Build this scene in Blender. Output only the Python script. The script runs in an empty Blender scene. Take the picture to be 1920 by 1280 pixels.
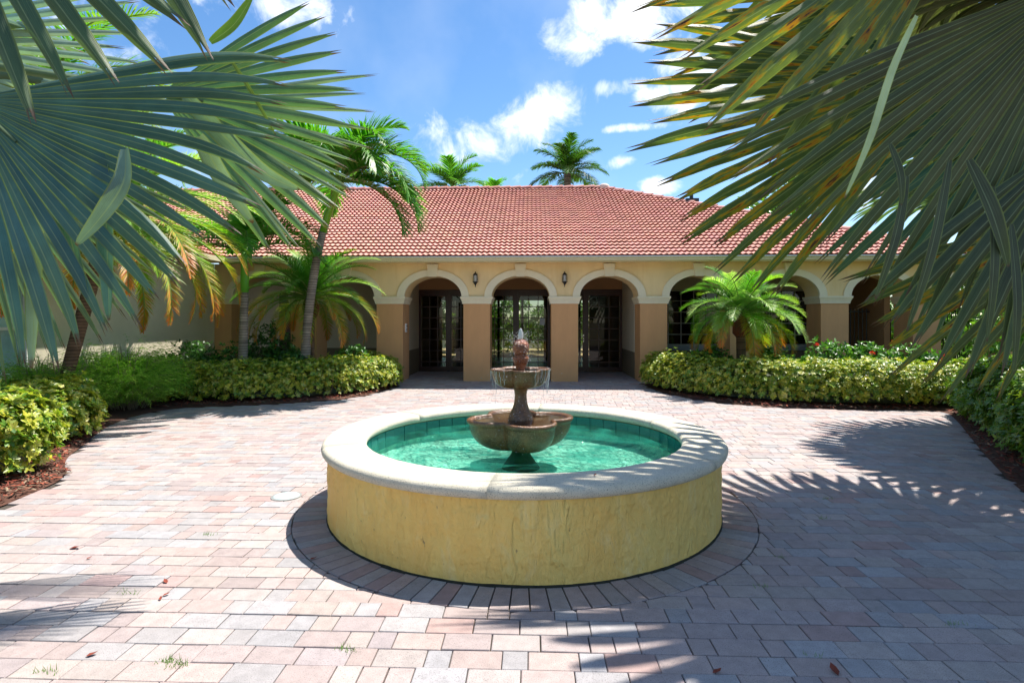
import bpy, math, random
import numpy as np
from mathutils import Vector, Matrix, noise as mnoise
random.seed(7); RNG = np.random.default_rng(7)
R = math.radians
scn = bpy.context.scene
COL = scn.collection
F = 1050.0
CAMH = 1.55
def P(u, v, Y):                                   # photo pixel + distance -> world point
    return Vector(((u-960)/F*Y, Y, CAMH-(v-601)/F*Y))

# ------------------------------------------------------------------ camera, sky, sun
cd = bpy.data.cameras.new('camera'); cam = bpy.data.objects.new('camera', cd); COL.objects.link(cam)
cam.location = (0, 0, CAMH); cam.rotation_euler = (R(90), 0, 0)
cd.sensor_width = 36; cd.lens = F/1920*36; cd.shift_y = -39/1920; cd.clip_start = .05; cd.clip_end = 2000
scn.camera = cam
SUN = Vector((.36, .30, 1)).normalized()
w = bpy.data.worlds.new('World'); scn.world = w; w.use_nodes = True
nt = w.node_tree; N = nt.nodes; L = nt.links; N.clear()
def nd(t, **k):
    n = N.new(t)
    for a, b in k.items(): setattr(n, a, b)
    return n
sky = nd('ShaderNodeTexSky'); sky.sky_type = 'NISHITA'; sky.sun_disc = False
sky.sun_elevation = math.asin(SUN.z); sky.sun_rotation = math.atan2(SUN.x, SUN.y)
sky.air_density = 1.0; sky.dust_density = .3; sky.ozone_density = 2.0
tc = nd('ShaderNodeTexCoord')
def vm(op, a, b=None):
    n = nd('ShaderNodeVectorMath', operation=op)
    for i, x in enumerate((a, b)):
        if x is None: continue
        if isinstance(x, (tuple, Vector)): n.inputs[i].default_value = tuple(x)
        else: L.new(x, n.inputs[i])
    return n
def mm(op, a, b=None, c=None, clamp=False):
    n = nd('ShaderNodeMath', operation=op); n.use_clamp = clamp
    for i, x in enumerate((a, b, c)):
        if x is None: continue
        if isinstance(x, (int, float)): n.inputs[i].default_value = x
        else: L.new(x, n.inputs[i])
    return n.outputs[0]
dirv = vm('NORMALIZE', tc.outputs['Generated']).outputs[0]
CL = [(1105, 62, 80, 50, 20), (1215, 25, 95, 50, 5), (1300, 165, 75, 32, 15), (1440, 90, 150, 70, 0), (870, 262, 125, 44, 8),
      (1000, 228, 130, 46, 26), (1060, 190, 55, 38, 30), (1150, 165, 55, 16, 0), (1210, 180, 30, 14, 0), (982, 330, 26, 12, 40), (1166, 304, 28, 12, 10), (1235, 345, 40, 14, 0),
      (1180, 240, 60, 8, 0), (340, -60, 200, 60, 0), (-300, 250, 260, 70, 0), (2300, 200, 300, 90, 0), (600, -420, 300, 90, 10), (1500, -500, 300, 120, 0)]
mask = None
for (u, v, a, b, rot) in CL:
    c = Vector(((u-960)/F, 1, (601-v)/F)); k = c.length; c.normalize()
    right = c.cross(Vector((0, 0, 1))).normalized(); up = right.cross(c)
    ca, sa = math.cos(R(rot)), math.sin(R(rot))
    a1 = (right*ca+up*sa)/(a*1.2/F/k); a2 = (up*ca-right*sa)/(b*1.2/F/k)
    d = vm('SUBTRACT', dirv, c).outputs[0]
    p = vm('DOT_PRODUCT', d, a1).outputs['Value']; q = vm('DOT_PRODUCT', d, a2).outputs['Value']
    f = vm('DOT_PRODUCT', dirv, c).outputs['Value']
    s = mm('ADD', mm('MULTIPLY', p, p), mm('MULTIPLY', q, q))
    g = mm('MULTIPLY', mm('SUBTRACT', 1.0, s), mm('GREATER_THAN', f, .2))
    g = mm('MAXIMUM', g, -1.0)
    mask = g if mask is None else mm('MAXIMUM', mask, g)
ns = nd('ShaderNodeTexNoise'); ns.inputs['Scale'].default_value = 12; ns.inputs['Detail'].default_value = 9; ns.inputs['Roughness'].default_value = .62
ns.inputs['Distortion'].default_value = .4
L.new(dirv, ns.inputs['Vector'])
dens = mm('ADD', mask, mm('MULTIPLY', mm('SUBTRACT', ns.outputs['Fac'], .50), 6.0))
mr = nd('ShaderNodeMapRange', interpolation_type='SMOOTHSTEP'); L.new(dens, mr.inputs[0]); mr.inputs[1].default_value = -.1; mr.inputs[2].default_value = 1.7
ns2 = nd('ShaderNodeTexNoise'); ns2.inputs['Scale'].default_value = 3; ns2.inputs['Detail'].default_value = 6; L.new(dirv, ns2.inputs['Vector'])
mr2 = nd('ShaderNodeMapRange'); L.new(ns2.outputs['Fac'], mr2.inputs[0]); mr2.inputs[1].default_value = .5; mr2.inputs[2].default_value = .85; mr2.inputs[4].default_value = .25
cl = mm('MAXIMUM', mr.outputs[0], mr2.outputs[0])
mix = nd('ShaderNodeMix', data_type='RGBA'); L.new(cl, mix.inputs[0])
hs = nd('ShaderNodeHueSaturation'); hs.inputs['Saturation'].default_value = 1.22; hs.inputs['Value'].default_value = 1.0
L.new(sky.outputs[0], hs.inputs['Color']); L.new(hs.outputs[0], mix.inputs[6]); mix.inputs[7].default_value = (7.4, 7.6, 7.9, 1)
bg = nd('ShaderNodeBackground'); bg.inputs[1].default_value = .102; L.new(mix.outputs[2], bg.inputs[0])
wo = nd('ShaderNodeOutputWorld'); L.new(bg.outputs[0], wo.inputs[0])
sl = bpy.data.lights.new('sun', 'SUN'); sl.energy = 4.9; sl.angle = R(.53); sl.color = (1, .95, .87)
so = bpy.data.objects.new('sun', sl); COL.objects.link(so); so.rotation_euler = (-SUN).to_track_quat('-Z', 'Y').to_euler(); so.location = SUN*40
vs = scn.view_settings; vs.view_transform = 'Standard'; vs.look = 'None'; vs.gamma = 1; vs.exposure = .98; vs.use_curve_mapping = False
scn.cycles.max_bounces = 8; scn.cycles.diffuse_bounces = 4; scn.cycles.transparent_max_bounces = 16

# ------------------------------------------------------------------ helpers
def tag(o, label=None, cat=None, group=None, kind=None):
    if label: o['label'] = label
    if cat: o['category'] = cat
    if group: o['group'] = group
    if kind: o['kind'] = kind
    return o
def empty(name, loc=(0, 0, 0), rz=0, parent=None):
    o = bpy.data.objects.new(name, None); COL.objects.link(o); o.location = loc; o.rotation_euler = (0, 0, rz); o.empty_display_size = .1
    if parent: o.parent = parent
    return o
class MB:
    def __init__(s): s.v = []; s.f = []; s.c = []; s.uv = []; s.col = (1, 1, 1)
    def vert(s, p, c=None, uv=(0, 0)):
        s.v.append(tuple(p)); s.c.append(c or s.col); s.uv.append(uv); return len(s.v)-1
    def face(s, *i): s.f.append(tuple(i))
    def box(s, a, b):
        x0, y0, z0 = a; x1, y1, z1 = b
        i = [s.vert(p) for p in ((x0,y0,z0),(x1,y0,z0),(x1,y1,z0),(x0,y1,z0),(x0,y0,z1),(x1,y0,z1),(x1,y1,z1),(x0,y1,z1))]
        for f in ((0,3,2,1),(4,5,6,7),(0,1,5,4),(1,2,6,5),(2,3,7,6),(3,0,4,7)): s.face(*[i[k] for k in f])
        return s
    def tube(s, pts, rad, n=8, cap=True, c=None):
        pts = [Vector(p) for p in pts]; rings = []
        if not hasattr(rad, '__len__'): rad = [rad]*len(pts)
        ref = Vector((0.13, .2, 1)).normalized()
        for k, p in enumerate(pts):
            t = (pts[min(k+1, len(pts)-1)]-pts[max(k-1, 0)]).normalized()
            if abs(t.dot(ref)) > .97: ref = Vector((1, .1, 0)).normalized()
            a = t.cross(ref).normalized(); b = t.cross(a)
            rings.append([s.vert(p+(a*math.cos(2*math.pi*j/n)+b*math.sin(2*math.pi*j/n))*rad[k], c) for j in range(n)])
        for k in range(len(rings)-1):
            for j in range(n): s.face(rings[k][j], rings[k][(j+1) % n], rings[k+1][(j+1) % n], rings[k+1][j])
        if cap: s.face(*rings[0]); s.face(*rings[-1][::-1])
        return s
    def lathe(s, prof, n=24, rfun=None, c0=(0, 0), cols=None):
        rings = []
        for k, (r, z) in enumerate(prof):
            ring = []
            for j in range(n):
                a = 2*math.pi*j/n; rr = rfun(a, r, z) if rfun else r
                ring.append(s.vert((c0[0]+rr*math.cos(a), c0[1]+rr*math.sin(a), z), cols[k] if cols else None))
            rings.append(ring)
        for k in range(len(rings)-1):
            for j in range(n): s.face(rings[k][j], rings[k][(j+1) % n], rings[k+1][(j+1) % n], rings[k+1][j])
        s.face(*rings[0][::-1]); s.face(*rings[-1]); return s
    def mesh(s, name, m, smooth=False, uv=False):
        me = bpy.data.meshes.new(name); me.from_pydata(s.v, [], s.f)
        ca = me.color_attributes.new('Col', 'FLOAT_COLOR', 'POINT')
        ca.data.foreach_set('color', np.array([(*c, 1) for c in s.c], dtype=np.float32).ravel())
        if uv:
            ul = me.uv_layers.new(name='UVMap'); idx = np.empty(len(me.loops), dtype=np.int32); me.loops.foreach_get('vertex_index', idx)
            ul.data.foreach_set('uv', np.array(s.uv, dtype=np.float32)[idx].ravel())
        if m: me.materials.append(m)
        if smooth: me.polygons.foreach_set('use_smooth', np.ones(len(me.polygons), dtype=bool))
        return me
    def build(s, name, m, parent=None, smooth=False, uv=False):
        return obj(name, s.mesh(name, m, smooth, uv), parent)
def obj(name, me, parent=None, loc=None):
    o = bpy.data.objects.new(name, me); COL.objects.link(o)
    if parent: o.parent = parent
    if loc: o.location = loc
    return o
def np_mesh(name, V, Fq, C, m, parent=None):
    me = bpy.data.meshes.new(name); me.vertices.add(len(V)); me.vertices.foreach_set('co', V.astype(np.float32).ravel())
    k = Fq.shape[1]; me.loops.add(Fq.size); me.loops.foreach_set('vertex_index', Fq.astype(np.int32).ravel())
    me.polygons.add(len(Fq)); me.polygons.foreach_set('loop_start', np.arange(0, Fq.size, k, dtype=np.int32))
    me.update(calc_edges=True)
    ca = me.color_attributes.new('Col', 'FLOAT_COLOR', 'POINT'); c4 = np.ones((len(V), 4), dtype=np.float32); c4[:, :3] = C; ca.data.foreach_set('color', c4.ravel())
    me.materials.append(m); return obj(name, me, parent)

# ------------------------------------------------------------------ materials
def newmat(name):
    m = bpy.data.materials.new(name); m.use_nodes = True; t = m.node_tree; t.nodes.clear(); return m, t.nodes, t.links
def lk(Ls, a, b):
    if isinstance(a, (int, float)): b.default_value = a
    elif isinstance(a, (tuple, list)): b.default_value = (*a, 1) if len(a) == 3 else a
    else: Ls.new(a, b)
def noise(Ns, Ls, vec, scale, detail=4, rough=.55, dist=0):
    n = Ns.new('ShaderNodeTexNoise'); n.inputs['Scale'].default_value = scale; n.inputs['Detail'].default_value = detail
    n.inputs['Roughness'].default_value = rough; n.inputs['Distortion'].default_value = dist; Ls.new(vec, n.inputs['Vector']); return n.outputs['Fac']
def mixc(Ns, Ls, fac, a, b, mode='MIX'):
    n = Ns.new('ShaderNodeMix'); n.data_type = 'RGBA'; n.blend_type = mode; lk(Ls, fac, n.inputs[0]); lk(Ls, a, n.inputs[6]); lk(Ls, b, n.inputs[7]); return n.outputs[2]
def mrange(Ns, Ls, x, a, b, c=0, d=1):
    n = Ns.new('ShaderNodeMapRange'); Ls.new(x, n.inputs[0])
    for i, v in zip((1, 2, 3, 4), (a, b, c, d)): n.inputs[i].default_value = v
    return n.outputs[0]
def surf(name, col, rough=.7, var=.25, scale=3, bump=0, bscale=60, bdist=.01, spec=.3, vcol=False, metal=0, grime_or_caustic=None, speck=None, stretch=None):
    m, Ns, Ls = newmat(name)
    tcn = Ns.new('ShaderNodeTexCoord'); vec = tcn.outputs['Object']
    if vcol: g = Ns.new('ShaderNodeNewGeometry'); vec = g.outputs['Position']
    base = col
    if vcol:
        a = Ns.new('ShaderNodeAttribute'); a.attribute_name = 'Col'; base = a.outputs['Color']
    sv = vec
    if stretch:
        mp = Ns.new('ShaderNodeMapping'); mp.inputs['Scale'].default_value = stretch; Ls.new(vec, mp.inputs[0]); sv = mp.outputs[0]
    f = noise(Ns, Ls, sv, scale, 6, .6)
    k = mrange(Ns, Ls, f, .3, .7, 1-var, 1+var*.6)
    mul = Ns.new('ShaderNodeVectorMath'); mul.operation = 'SCALE'; Ls.new(k, mul.inputs['Scale'])
    if isinstance(base, tuple): mul.inputs[0].default_value = base
    else: Ls.new(base, mul.inputs[0])
    c = mul.outputs[0]
    if grime_or_caustic:
        gcol, gs, lo, hi = grime_or_caustic
        c = mixc(Ns, Ls, mrange(Ns, Ls, noise(Ns, Ls, sv, gs, 8, .7), lo, hi), c, gcol)
    if speck:
        scol, ss, lo, hi = speck
        c = mixc(Ns, Ls, mrange(Ns, Ls, noise(Ns, Ls, vec, ss, 2, .5), lo, hi), c, scol)
    p = Ns.new('ShaderNodeBsdfPrincipled'); lk(Ls, c, p.inputs['Base Color']); p.inputs['Roughness'].default_value = rough
    p.inputs['Specular IOR Level'].default_value = spec; p.inputs['Metallic'].default_value = metal
    if bump:
        b = Ns.new('ShaderNodeBump'); b.inputs['Strength'].default_value = bump; b.inputs['Distance'].default_value = bdist
        Ls.new(noise(Ns, Ls, vec, bscale, 5, .65), b.inputs['Height']); Ls.new(b.outputs[0], p.inputs['Normal'])
    o = Ns.new('ShaderNodeOutputMaterial'); Ls.new(p.outputs[0], o.inputs[0]); return m
def leafmat(name, rough=.45, trans=.35, spec=.4, boost=1.0):
    m, Ns, Ls = newmat(name)
    a = Ns.new('ShaderNodeAttribute'); a.attribute_name = 'Col'
    p = Ns.new('ShaderNodeBsdfPrincipled'); Ls.new(a.outputs['Color'], p.inputs['Base Color']); p.inputs['Roughness'].default_value = rough; p.inputs['Specular IOR Level'].default_value = spec
    t = Ns.new('ShaderNodeBsdfTranslucent'); Ls.new(mixc(Ns, Ls, 1.0, a.outputs['Color'], (1.3*boost, 1.5*boost, .6*boost), 'MULTIPLY'), t.inputs[0])
    x = Ns.new('ShaderNodeMixShader'); x.inputs[0].default_value = trans; Ls.new(p.outputs[0], x.inputs[1]); Ls.new(t.outputs[0], x.inputs[2])
    o = Ns.new('ShaderNodeOutputMaterial'); Ls.new(x.outputs[0], o.inputs[0]); return m
def fanmat(name, trans=.18, blotch=0):
    m, Ns, Ls = newmat(name)
    a = Ns.new('ShaderNodeAttribute'); a.attribute_name = 'Col'
    uvn = Ns.new('ShaderNodeUVMap'); uvn.uv_map = 'UVMap'; sp = Ns.new('ShaderNodeSeparateXYZ'); Ls.new(uvn.outputs[0], sp.inputs[0])
    g = Ns.new('ShaderNodeNewGeometry')
    def M(op, x, y=None):
        n = Ns.new('ShaderNodeMath'); n.operation = op; lk(Ls, x, n.inputs[0])
        if y is not None: lk(Ls, y, n.inputs[1])
        return n.outputs[0]
    ua = M('ABSOLUTE', sp.outputs[0])                    # 0 at midrib, 1 at the edge
    c = a.outputs['Color']
    veins = M('MULTIPLY', M('SINE', M('MULTIPLY', sp.outputs[0], 44)), .5)
    big = noise(Ns, Ls, g.outputs['Position'], 5, 5, .6)
    k = M('ADD', M('MULTIPLY', veins, .12), mrange(Ns, Ls, big, .3, .7, .75, 1.2))
    sc = Ns.new('ShaderNodeVectorMath'); sc.operation = 'SCALE'; Ls.new(c, sc.inputs[0]); Ls.new(k, sc.inputs['Scale']); c = sc.outputs[0]
    fine = noise(Ns, Ls, g.outputs['Position'], 18, 4, .6)
    ms = Ns.new('ShaderNodeMapping'); ms.inputs['Scale'].default_value = (9, 1.6, 1); Ls.new(uvn.outputs[0], ms.inputs[0]); av = Ns.new('ShaderNodeVectorMath'); av.operation = 'ADD'; Ls.new(ms.outputs[0], av.inputs[0]); Ls.new(g.outputs['Position'], av.inputs[1])
    st_ = noise(Ns, Ls, av.outputs[0], 1.5, 5, .65)
    c = mixc(Ns, Ls, mrange(Ns, Ls, st_, .52, .72, 0, .55), c, mixc(Ns, Ls, 1.0, c, (.45, .5, .5), 'MULTIPLY'))
    c = mixc(Ns, Ls, mrange(Ns, Ls, st_, .46, .30, 0, .45), c, (.20, .25, .12))
    c = mixc(Ns, Ls, M('MULTIPLY', mrange(Ns, Ls, sp.outputs[1], .55, .95), .30), c, (.16, .24, .05))
    c = mixc(Ns, Ls, M('MULTIPLY', mrange(Ns, Ls, ua, .80, .97), .75), c, (.26, .30, .08))         # yellow margins
    c = mixc(Ns, Ls, M('MULTIPLY', mrange(Ns, Ls, ua, .09, .03), .5), c, (.34, .40, .22))
    if blotch:
        mp = Ns.new('ShaderNodeMapping'); mp.inputs['Scale'].default_value = (1.2, 7, 1); Ls.new(uvn.outputs[0], mp.inputs[0])
        oi = Ns.new('ShaderNodeObjectInfo'); ad = Ns.new('ShaderNodeVectorMath'); ad.operation = 'ADD'; Ls.new(mp.outputs[0], ad.inputs[0])
        cb = Ns.new('ShaderNodeCombineXYZ'); Ls.new(M('MULTIPLY', oi.outputs['Random'], 50), cb.inputs[0]); Ls.new(M('MULTIPLY', oi.outputs['Random'], 31), cb.inputs[2]); Ls.new(cb.outputs[0], ad.inputs[1])
        bl = noise(Ns, Ls, ad.outputs[0], 1.0, 5, .6)
        c = mixc(Ns, Ls, mrange(Ns, Ls, bl, .52, .58, 0, blotch*.8), c, (.40, .34, .02))
        c = mixc(Ns, Ls, mrange(Ns, Ls, bl, .57, .63, 0, blotch), c, (.46, .17, .01))
        c = mixc(Ns, Ls, mrange(Ns, Ls, bl, .64, .68, 0, blotch), c, (.06, .04, .035))
    c = mixc(Ns, Ls, mrange(Ns, Ls, M('ADD', sp.outputs[1], M('MULTIPLY', M('SUBTRACT', fine, .5), .12)), .93, .97), c, (.13, .07, .04))   # dry brown tips
    p = Ns.new('ShaderNodeBsdfPrincipled'); Ls.new(c, p.inputs['Base Color']); p.inputs['Roughness'].default_value = .42; p.inputs['Specular IOR Level'].default_value = .35
    b = Ns.new('ShaderNodeBump'); b.inputs['Strength'].default_value = .35; b.inputs['Distance'].default_value = .002; Ls.new(veins, b.inputs['Height']); Ls.new(b.outputs[0], p.inputs['Normal'])
    t = Ns.new('ShaderNodeBsdfTranslucent'); Ls.new(mixc(Ns, Ls, 1.0, c, (1.3, 1.5, .55), 'MULTIPLY'), t.inputs[0])
    x = Ns.new('ShaderNodeMixShader'); x.inputs[0].default_value = trans; Ls.new(p.outputs[0], x.inputs[1]); Ls.new(t.outputs[0], x.inputs[2])
    o = Ns.new('ShaderNodeOutputMaterial'); Ls.new(x.outputs[0], o.inputs[0]); return m
def glassmat(name, tint=(.75, .8, .78), rough=.02, ior=1.5):
    m, Ns, Ls = newmat(name)
    t = Ns.new('ShaderNodeBsdfTransparent'); t.inputs[0].default_value = (*tint, 1)
    g = Ns.new('ShaderNodeBsdfGlossy'); g.inputs['Roughness'].default_value = rough
    f = Ns.new('ShaderNodeFresnel'); f.inputs[0].default_value = ior
    gg = Ns.new('ShaderNodeNewGeometry'); k = Ns.new('ShaderNodeMath'); k.operation = 'SUBTRACT'; k.inputs[0].default_value = 1; Ls.new(gg.outputs['Backfacing'], k.inputs[1])
    k2 = Ns.new('ShaderNodeMath'); k2.operation = 'MULTIPLY'; Ls.new(f.outputs[0], k2.inputs[0]); Ls.new(k.outputs[0], k2.inputs[1])
    x = Ns.new('ShaderNodeMixShader'); Ls.new(k2.outputs[0], x.inputs[0]); Ls.new(t.outputs[0], x.inputs[1]); Ls.new(g.outputs[0], x.inputs[2])
    o = Ns.new('ShaderNodeOutputMaterial'); Ls.new(x.outputs[0], o.inputs[0]); return m
M = {}
M['wall_yellow'] = surf('upper stucco', (.88, .67, .36), .85, .10, 1.2, .25, 90, .004, grime_or_caustic=((.70, .46, .17), .9, .5, .9), stretch=(1.6, 1.6, .35))
M['pillar'] = surf('pillar stucco', (.66, .36, .165), .85, .14, 1.5, .25, 90, .004, grime_or_caustic=((.48, .27, .13), 1.6, .55, .85), stretch=(1.5, 1.5, .4))
M['cream'] = surf('cream trim', (.84, .75, .54), .75, .08, 2.5, .15, 120, .003)
M['fascia'] = surf('fascia paint', (.68, .60, .38), .6, .06, 2)
M['gutter'] = surf('gutter paint', (.62, .64, .62), .4, .05, 2)
M['wing_wall'] = surf('wing stucco', (.68, .61, .46), .9, .12, 1.0, .5, 45, .012)
M['wainscot'] = surf('wainscot paint', (.20, .16, .10), .8, .1, 2, .2, 80, .004)
M['inner_wall'] = surf('loggia wall paint', (.62, .55, .40), .8, .08, 1, .15, 80, .004)
M['header'] = surf('loggia header paint', (.40, .22, .10), .8, .08, 1)
M['door'] = surf('dark mahogany', (.050, .014, .008), .35, .3, 8, spec=.5)
M['black'] = surf('black iron', (.012, .012, .012), .4, .2, 8, spec=.5)
M['muntin_white'] = surf('window bar paint', (.42, .40, .34), .5, .05, 3)
M['glass'] = glassmat('door glass', (.55, .60, .57))
M['glass_dark'] = glassmat('dark window glass', (.2, .22, .22))
M['lamp_glass'] = surf('frosted lantern glass', (.55, .53, .47), .3, .1, 8)
M['tile'] = surf('clay roof tile', (1, 1, 1), .75, .16, 25, .2, 150, .003, vcol=True, grime_or_caustic=((.34, .20, .15), .9, .55, 1.0))
M['roof_base'] = surf('roof underlay', (.10, .04, .03), .9)
M['paver'] = surf('concrete paver', (1, 1, 1), .9, .16, 14, .5, 260, .004, vcol=True, speck=((.15, .13, .13), 230, .54, .74), grime_or_caustic=((.20, .17, .16), 7, .60, 1.0))
M['bedding'] = surf('joint sand', (.075, .062, .05), .95, .3, 30, .3, 200)
M['soil'] = surf('ground soil', (.10, .09, .05), .95, .4, 2, .5, 20, .05)
m, Ns, Ls = newmat('heavy trowelled yellow stucco')
tcn = Ns.new('ShaderNodeTexCoord'); mp = Ns.new('ShaderNodeMapping'); mp.inputs['Scale'].default_value = (1, 1, .42); Ls.new(tcn.outputs['Object'], mp.inputs[0]); v_ = mp.outputs[0]
nA = noise(Ns, Ls, v_, 15, 6, .65, .35); nB = noise(Ns, Ls, v_, 46, 4, .6, .3); nC = noise(Ns, Ls, v_, 2.2, 5, .6); nD = noise(Ns, Ls, v_, 4.0, 6, .7, .5); nE = noise(Ns, Ls, v_, 36, 2, .5)
def rdg(x, k):
    n = Ns.new('ShaderNodeMath'); n.operation = 'SUBTRACT'; Ls.new(x, n.inputs[0]); n.inputs[1].default_value = .5
    q = Ns.new('ShaderNodeMath'); q.operation = 'ABSOLUTE'; Ls.new(n.outputs[0], q.inputs[0]); return mrange(Ns, Ls, q.outputs[0], 0, .045, k, 0)
h0 = Ns.new('ShaderNodeMath'); h0.operation = 'MULTIPLY_ADD'; Ls.new(nB, h0.inputs[0]); h0.inputs[1].default_value = .35; Ls.new(nA, h0.inputs[2])
h2 = Ns.new('ShaderNodeMath'); h2.operation = 'MULTIPLY_ADD'; Ls.new(rdg(noise(Ns, Ls, v_, 6, 2, .5, .3), .22), h2.inputs[0]); Ls.new(mrange(Ns, Ls, nC, .45, .6, 0, 1), h2.inputs[1]); Ls.new(h0.outputs[0], h2.inputs[2])
c = mixc(Ns, Ls, mrange(Ns, Ls, nC, .35, .68), (.88, .53, .135), (.86, .61, .18)); c = mixc(Ns, Ls, mrange(Ns, Ls, nD, .54, .74, 0, .6), c, (.88, .74, .38))
c = mixc(Ns, Ls, mrange(Ns, Ls, nD, .44, .30, 0, .35), c, (.82, .45, .11)); c = mixc(Ns, Ls, mrange(Ns, Ls, nE, .70, .78, 0, .8), c, (.25, .14, .06)); mq = Ns.new('ShaderNodeMapping'); mq.inputs['Scale'].default_value = (5, 5, .5); Ls.new(tcn.outputs['Object'], mq.inputs[0]); c = mixc(Ns, Ls, mrange(Ns, Ls, noise(Ns, Ls, mq.outputs[0], 1.6, 5, .7), .58, .78, 0, .30), c, (.58, .40, .14))
p = Ns.new('ShaderNodeBsdfPrincipled'); Ls.new(c, p.inputs['Base Color']); p.inputs['Roughness'].default_value = .6; p.inputs['Specular IOR Level'].default_value = .35
b = Ns.new('ShaderNodeBump'); b.inputs['Strength'].default_value = 1; b.inputs['Distance'].default_value = .045; Ls.new(h2.outputs[0], b.inputs['Height']); b.inputs['Strength'].default_value = 1.0; Ls.new(b.outputs[0], p.inputs['Normal'])
o = Ns.new('ShaderNodeOutputMaterial'); Ls.new(p.outputs[0], o.inputs[0]); M['stucco'] = m
M['coping'] = surf('cast stone coping', (.66, .60, .47), .85, .14, 5, .9, 150, .008, speck=((.13, .12, .10), 190, .58, .68), grime_or_caustic=((.46, .43, .36), 5, .55, .75))
M['bowl'] = surf('wet brown cast stone', (.175, .072, .022), .22, .5, 9, .8, 90, .008, spec=.7, grime_or_caustic=((.085, .040, .015), 7, .45, .65), speck=((.36, .20, .10), 150, .60, .72))
M['ball'] = surf('wet red terracotta', (.30, .085, .025), .15, .45, 22, 1.0, 55, .02, spec=.7, speck=((.10, .03, .015), 120, .55, .65))
M['pooltile'] = surf('turquoise pool tile', (.012, .16, .14), .15, .3, 9, spec=.6)
M['poolpaint_caustic'] = surf('pool floor with painted caustics', (.50, .84, .68), .7, .35, 9, grime_or_caustic=((.04, .36, .30), 2.4, .50, .64), speck=((.12, .52, .42), 14, .56, .68), stretch=(.6, 1.7, 1))  # mint and teal mottling paints ripple light into the floor colour
M['mulch'] = surf('red mulch', (1, 1, 1), .9, .3, 12, vcol=True)
M['bark'] = surf('grey palm bark', (1, 1, 1), .85, .3, 7, .7, 40, .02, vcol=True)
M['white'] = surf('white plastic', (.72, .72, .70), .5, .05, 5)
M['leaf'] = leafmat('glossy leaves', .35, .30)
M['frond'] = leafmat('palm frond leaflets', .42, .38, .4, 1.25)
M['fine'] = leafmat('fine feathery leaves', .6, .35, .2)
M['fan_teal'] = fanmat('blue fan palm blade', .26)
M['fan_olive'] = fanmat('olive fan palm blade', .16)
M['fan_blotch'] = fanmat('blotched fan palm blade', .36, .95)
M['tan'] = surf('tan terrace', (.60, .42, .20), .8, .1, 2)

# water: clear tinted surface over the painted floor
m, Ns, Ls = newmat('rippled fountain water')
g = Ns.new('ShaderNodeNewGeometry')
n1 = noise(Ns, Ls, g.outputs['Position'], 11, 4, .6, .6); n2 = noise(Ns, Ls, g.outputs['Position'], 38, 3, .5, .4)
ad = Ns.new('ShaderNodeMath'); ad.operation = 'MULTIPLY_ADD'; Ls.new(n2, ad.inputs[0]); ad.inputs[1].default_value = .35; Ls.new(n1, ad.inputs[2])
b = Ns.new('ShaderNodeBump'); b.inputs['Strength'].default_value = 1; b.inputs['Distance'].default_value = .10; Ls.new(ad.outputs[0], b.inputs['Height'])
t = Ns.new('ShaderNodeBsdfTransparent'); t.inputs[0].default_value = (.72, .95, .90, 1)
gl = Ns.new('ShaderNodeBsdfGlossy'); gl.inputs['Roughness'].default_value = .015; Ls.new(b.outputs[0], gl.inputs['Normal'])
fr = Ns.new('ShaderNodeFresnel'); fr.inputs[0].default_value = 1.33; Ls.new(b.outputs[0], fr.inputs['Normal'])
x = Ns.new('ShaderNodeMixShader'); Ls.new(fr.outputs[0], x.inputs[0]); Ls.new(t.outputs[0], x.inputs[1]); Ls.new(gl.outputs[0], x.inputs[2])
df = Ns.new('ShaderNodeBsdfDiffuse'); df.inputs[0].default_value = (.02, .20, .14, 1); x2 = Ns.new('ShaderNodeMixShader')
Ls.new(mrange(Ns, Ls, noise(Ns, Ls, g.outputs['Position'], 2.3, 4, .6, .8), .42, .70, .0, .55), x2.inputs[0]); Ls.new(x.outputs[0], x2.inputs[1]); Ls.new(df.outputs[0], x2.inputs[2])
o = Ns.new('ShaderNodeOutputMaterial'); Ls.new(x2.outputs[0], o.inputs[0]); M['water'] = m
m, Ns, Ls = newmat('falling white water')
t = Ns.new('ShaderNodeBsdfTransparent'); p = Ns.new('ShaderNodeBsdfPrincipled'); p.inputs['Base Color'].default_value = (.85, .88, .9, 1); p.inputs['Roughness'].default_value = .08
x = Ns.new('ShaderNodeMixShader'); x.inputs[0].default_value = .42; Ls.new(t.outputs[0], x.inputs[1]); Ls.new(p.outputs[0], x.inputs[2])
o = Ns.new('ShaderNodeOutputMaterial'); Ls.new(x.outputs[0], o.inputs[0]); M['spray'] = m

# ------------------------------------------------------------------ ground and beds
gm = MB(); S = 400
for p in ((-S, -S, -.06), (S, -S, -.06), (S, S, -.06), (-S, S, -.06)): gm.vert(p)
gm.face(0, 1, 2, 3); tag(gm.build('ground', M['soil']), kind='structure')
ROT = -.036
def loc2w(x, y, z=0):                                # building / paving frame -> world
    c, s = math.cos(ROT), math.sin(ROT); return Vector((x*c-y*s, 14.3+x*s+y*c, z))
def w2loc(X, Y):
    c, s = math.cos(-ROT), math.sin(-ROT); Y = Y-14.3; return (X*c-Y*s, X*s+Y*c)
bed_left = [(-2.72, 14.3), (-2.80, 12.6), (-2.90, 11.9), (-3.25, 11.1), (-3.9, 10.6), (-4.8, 10.25), (-6.0, 9.95), (-6.15, 9.1), (-5.95, 8.2), (-5.40, 7.1), (-4.98, 6.2), (-4.42, 5.6), (-4.30, 5.0), (-4.25, 4.5), (-4.9, 3.2), (-9, 2.5), (-9.5, 14.6)]
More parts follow.
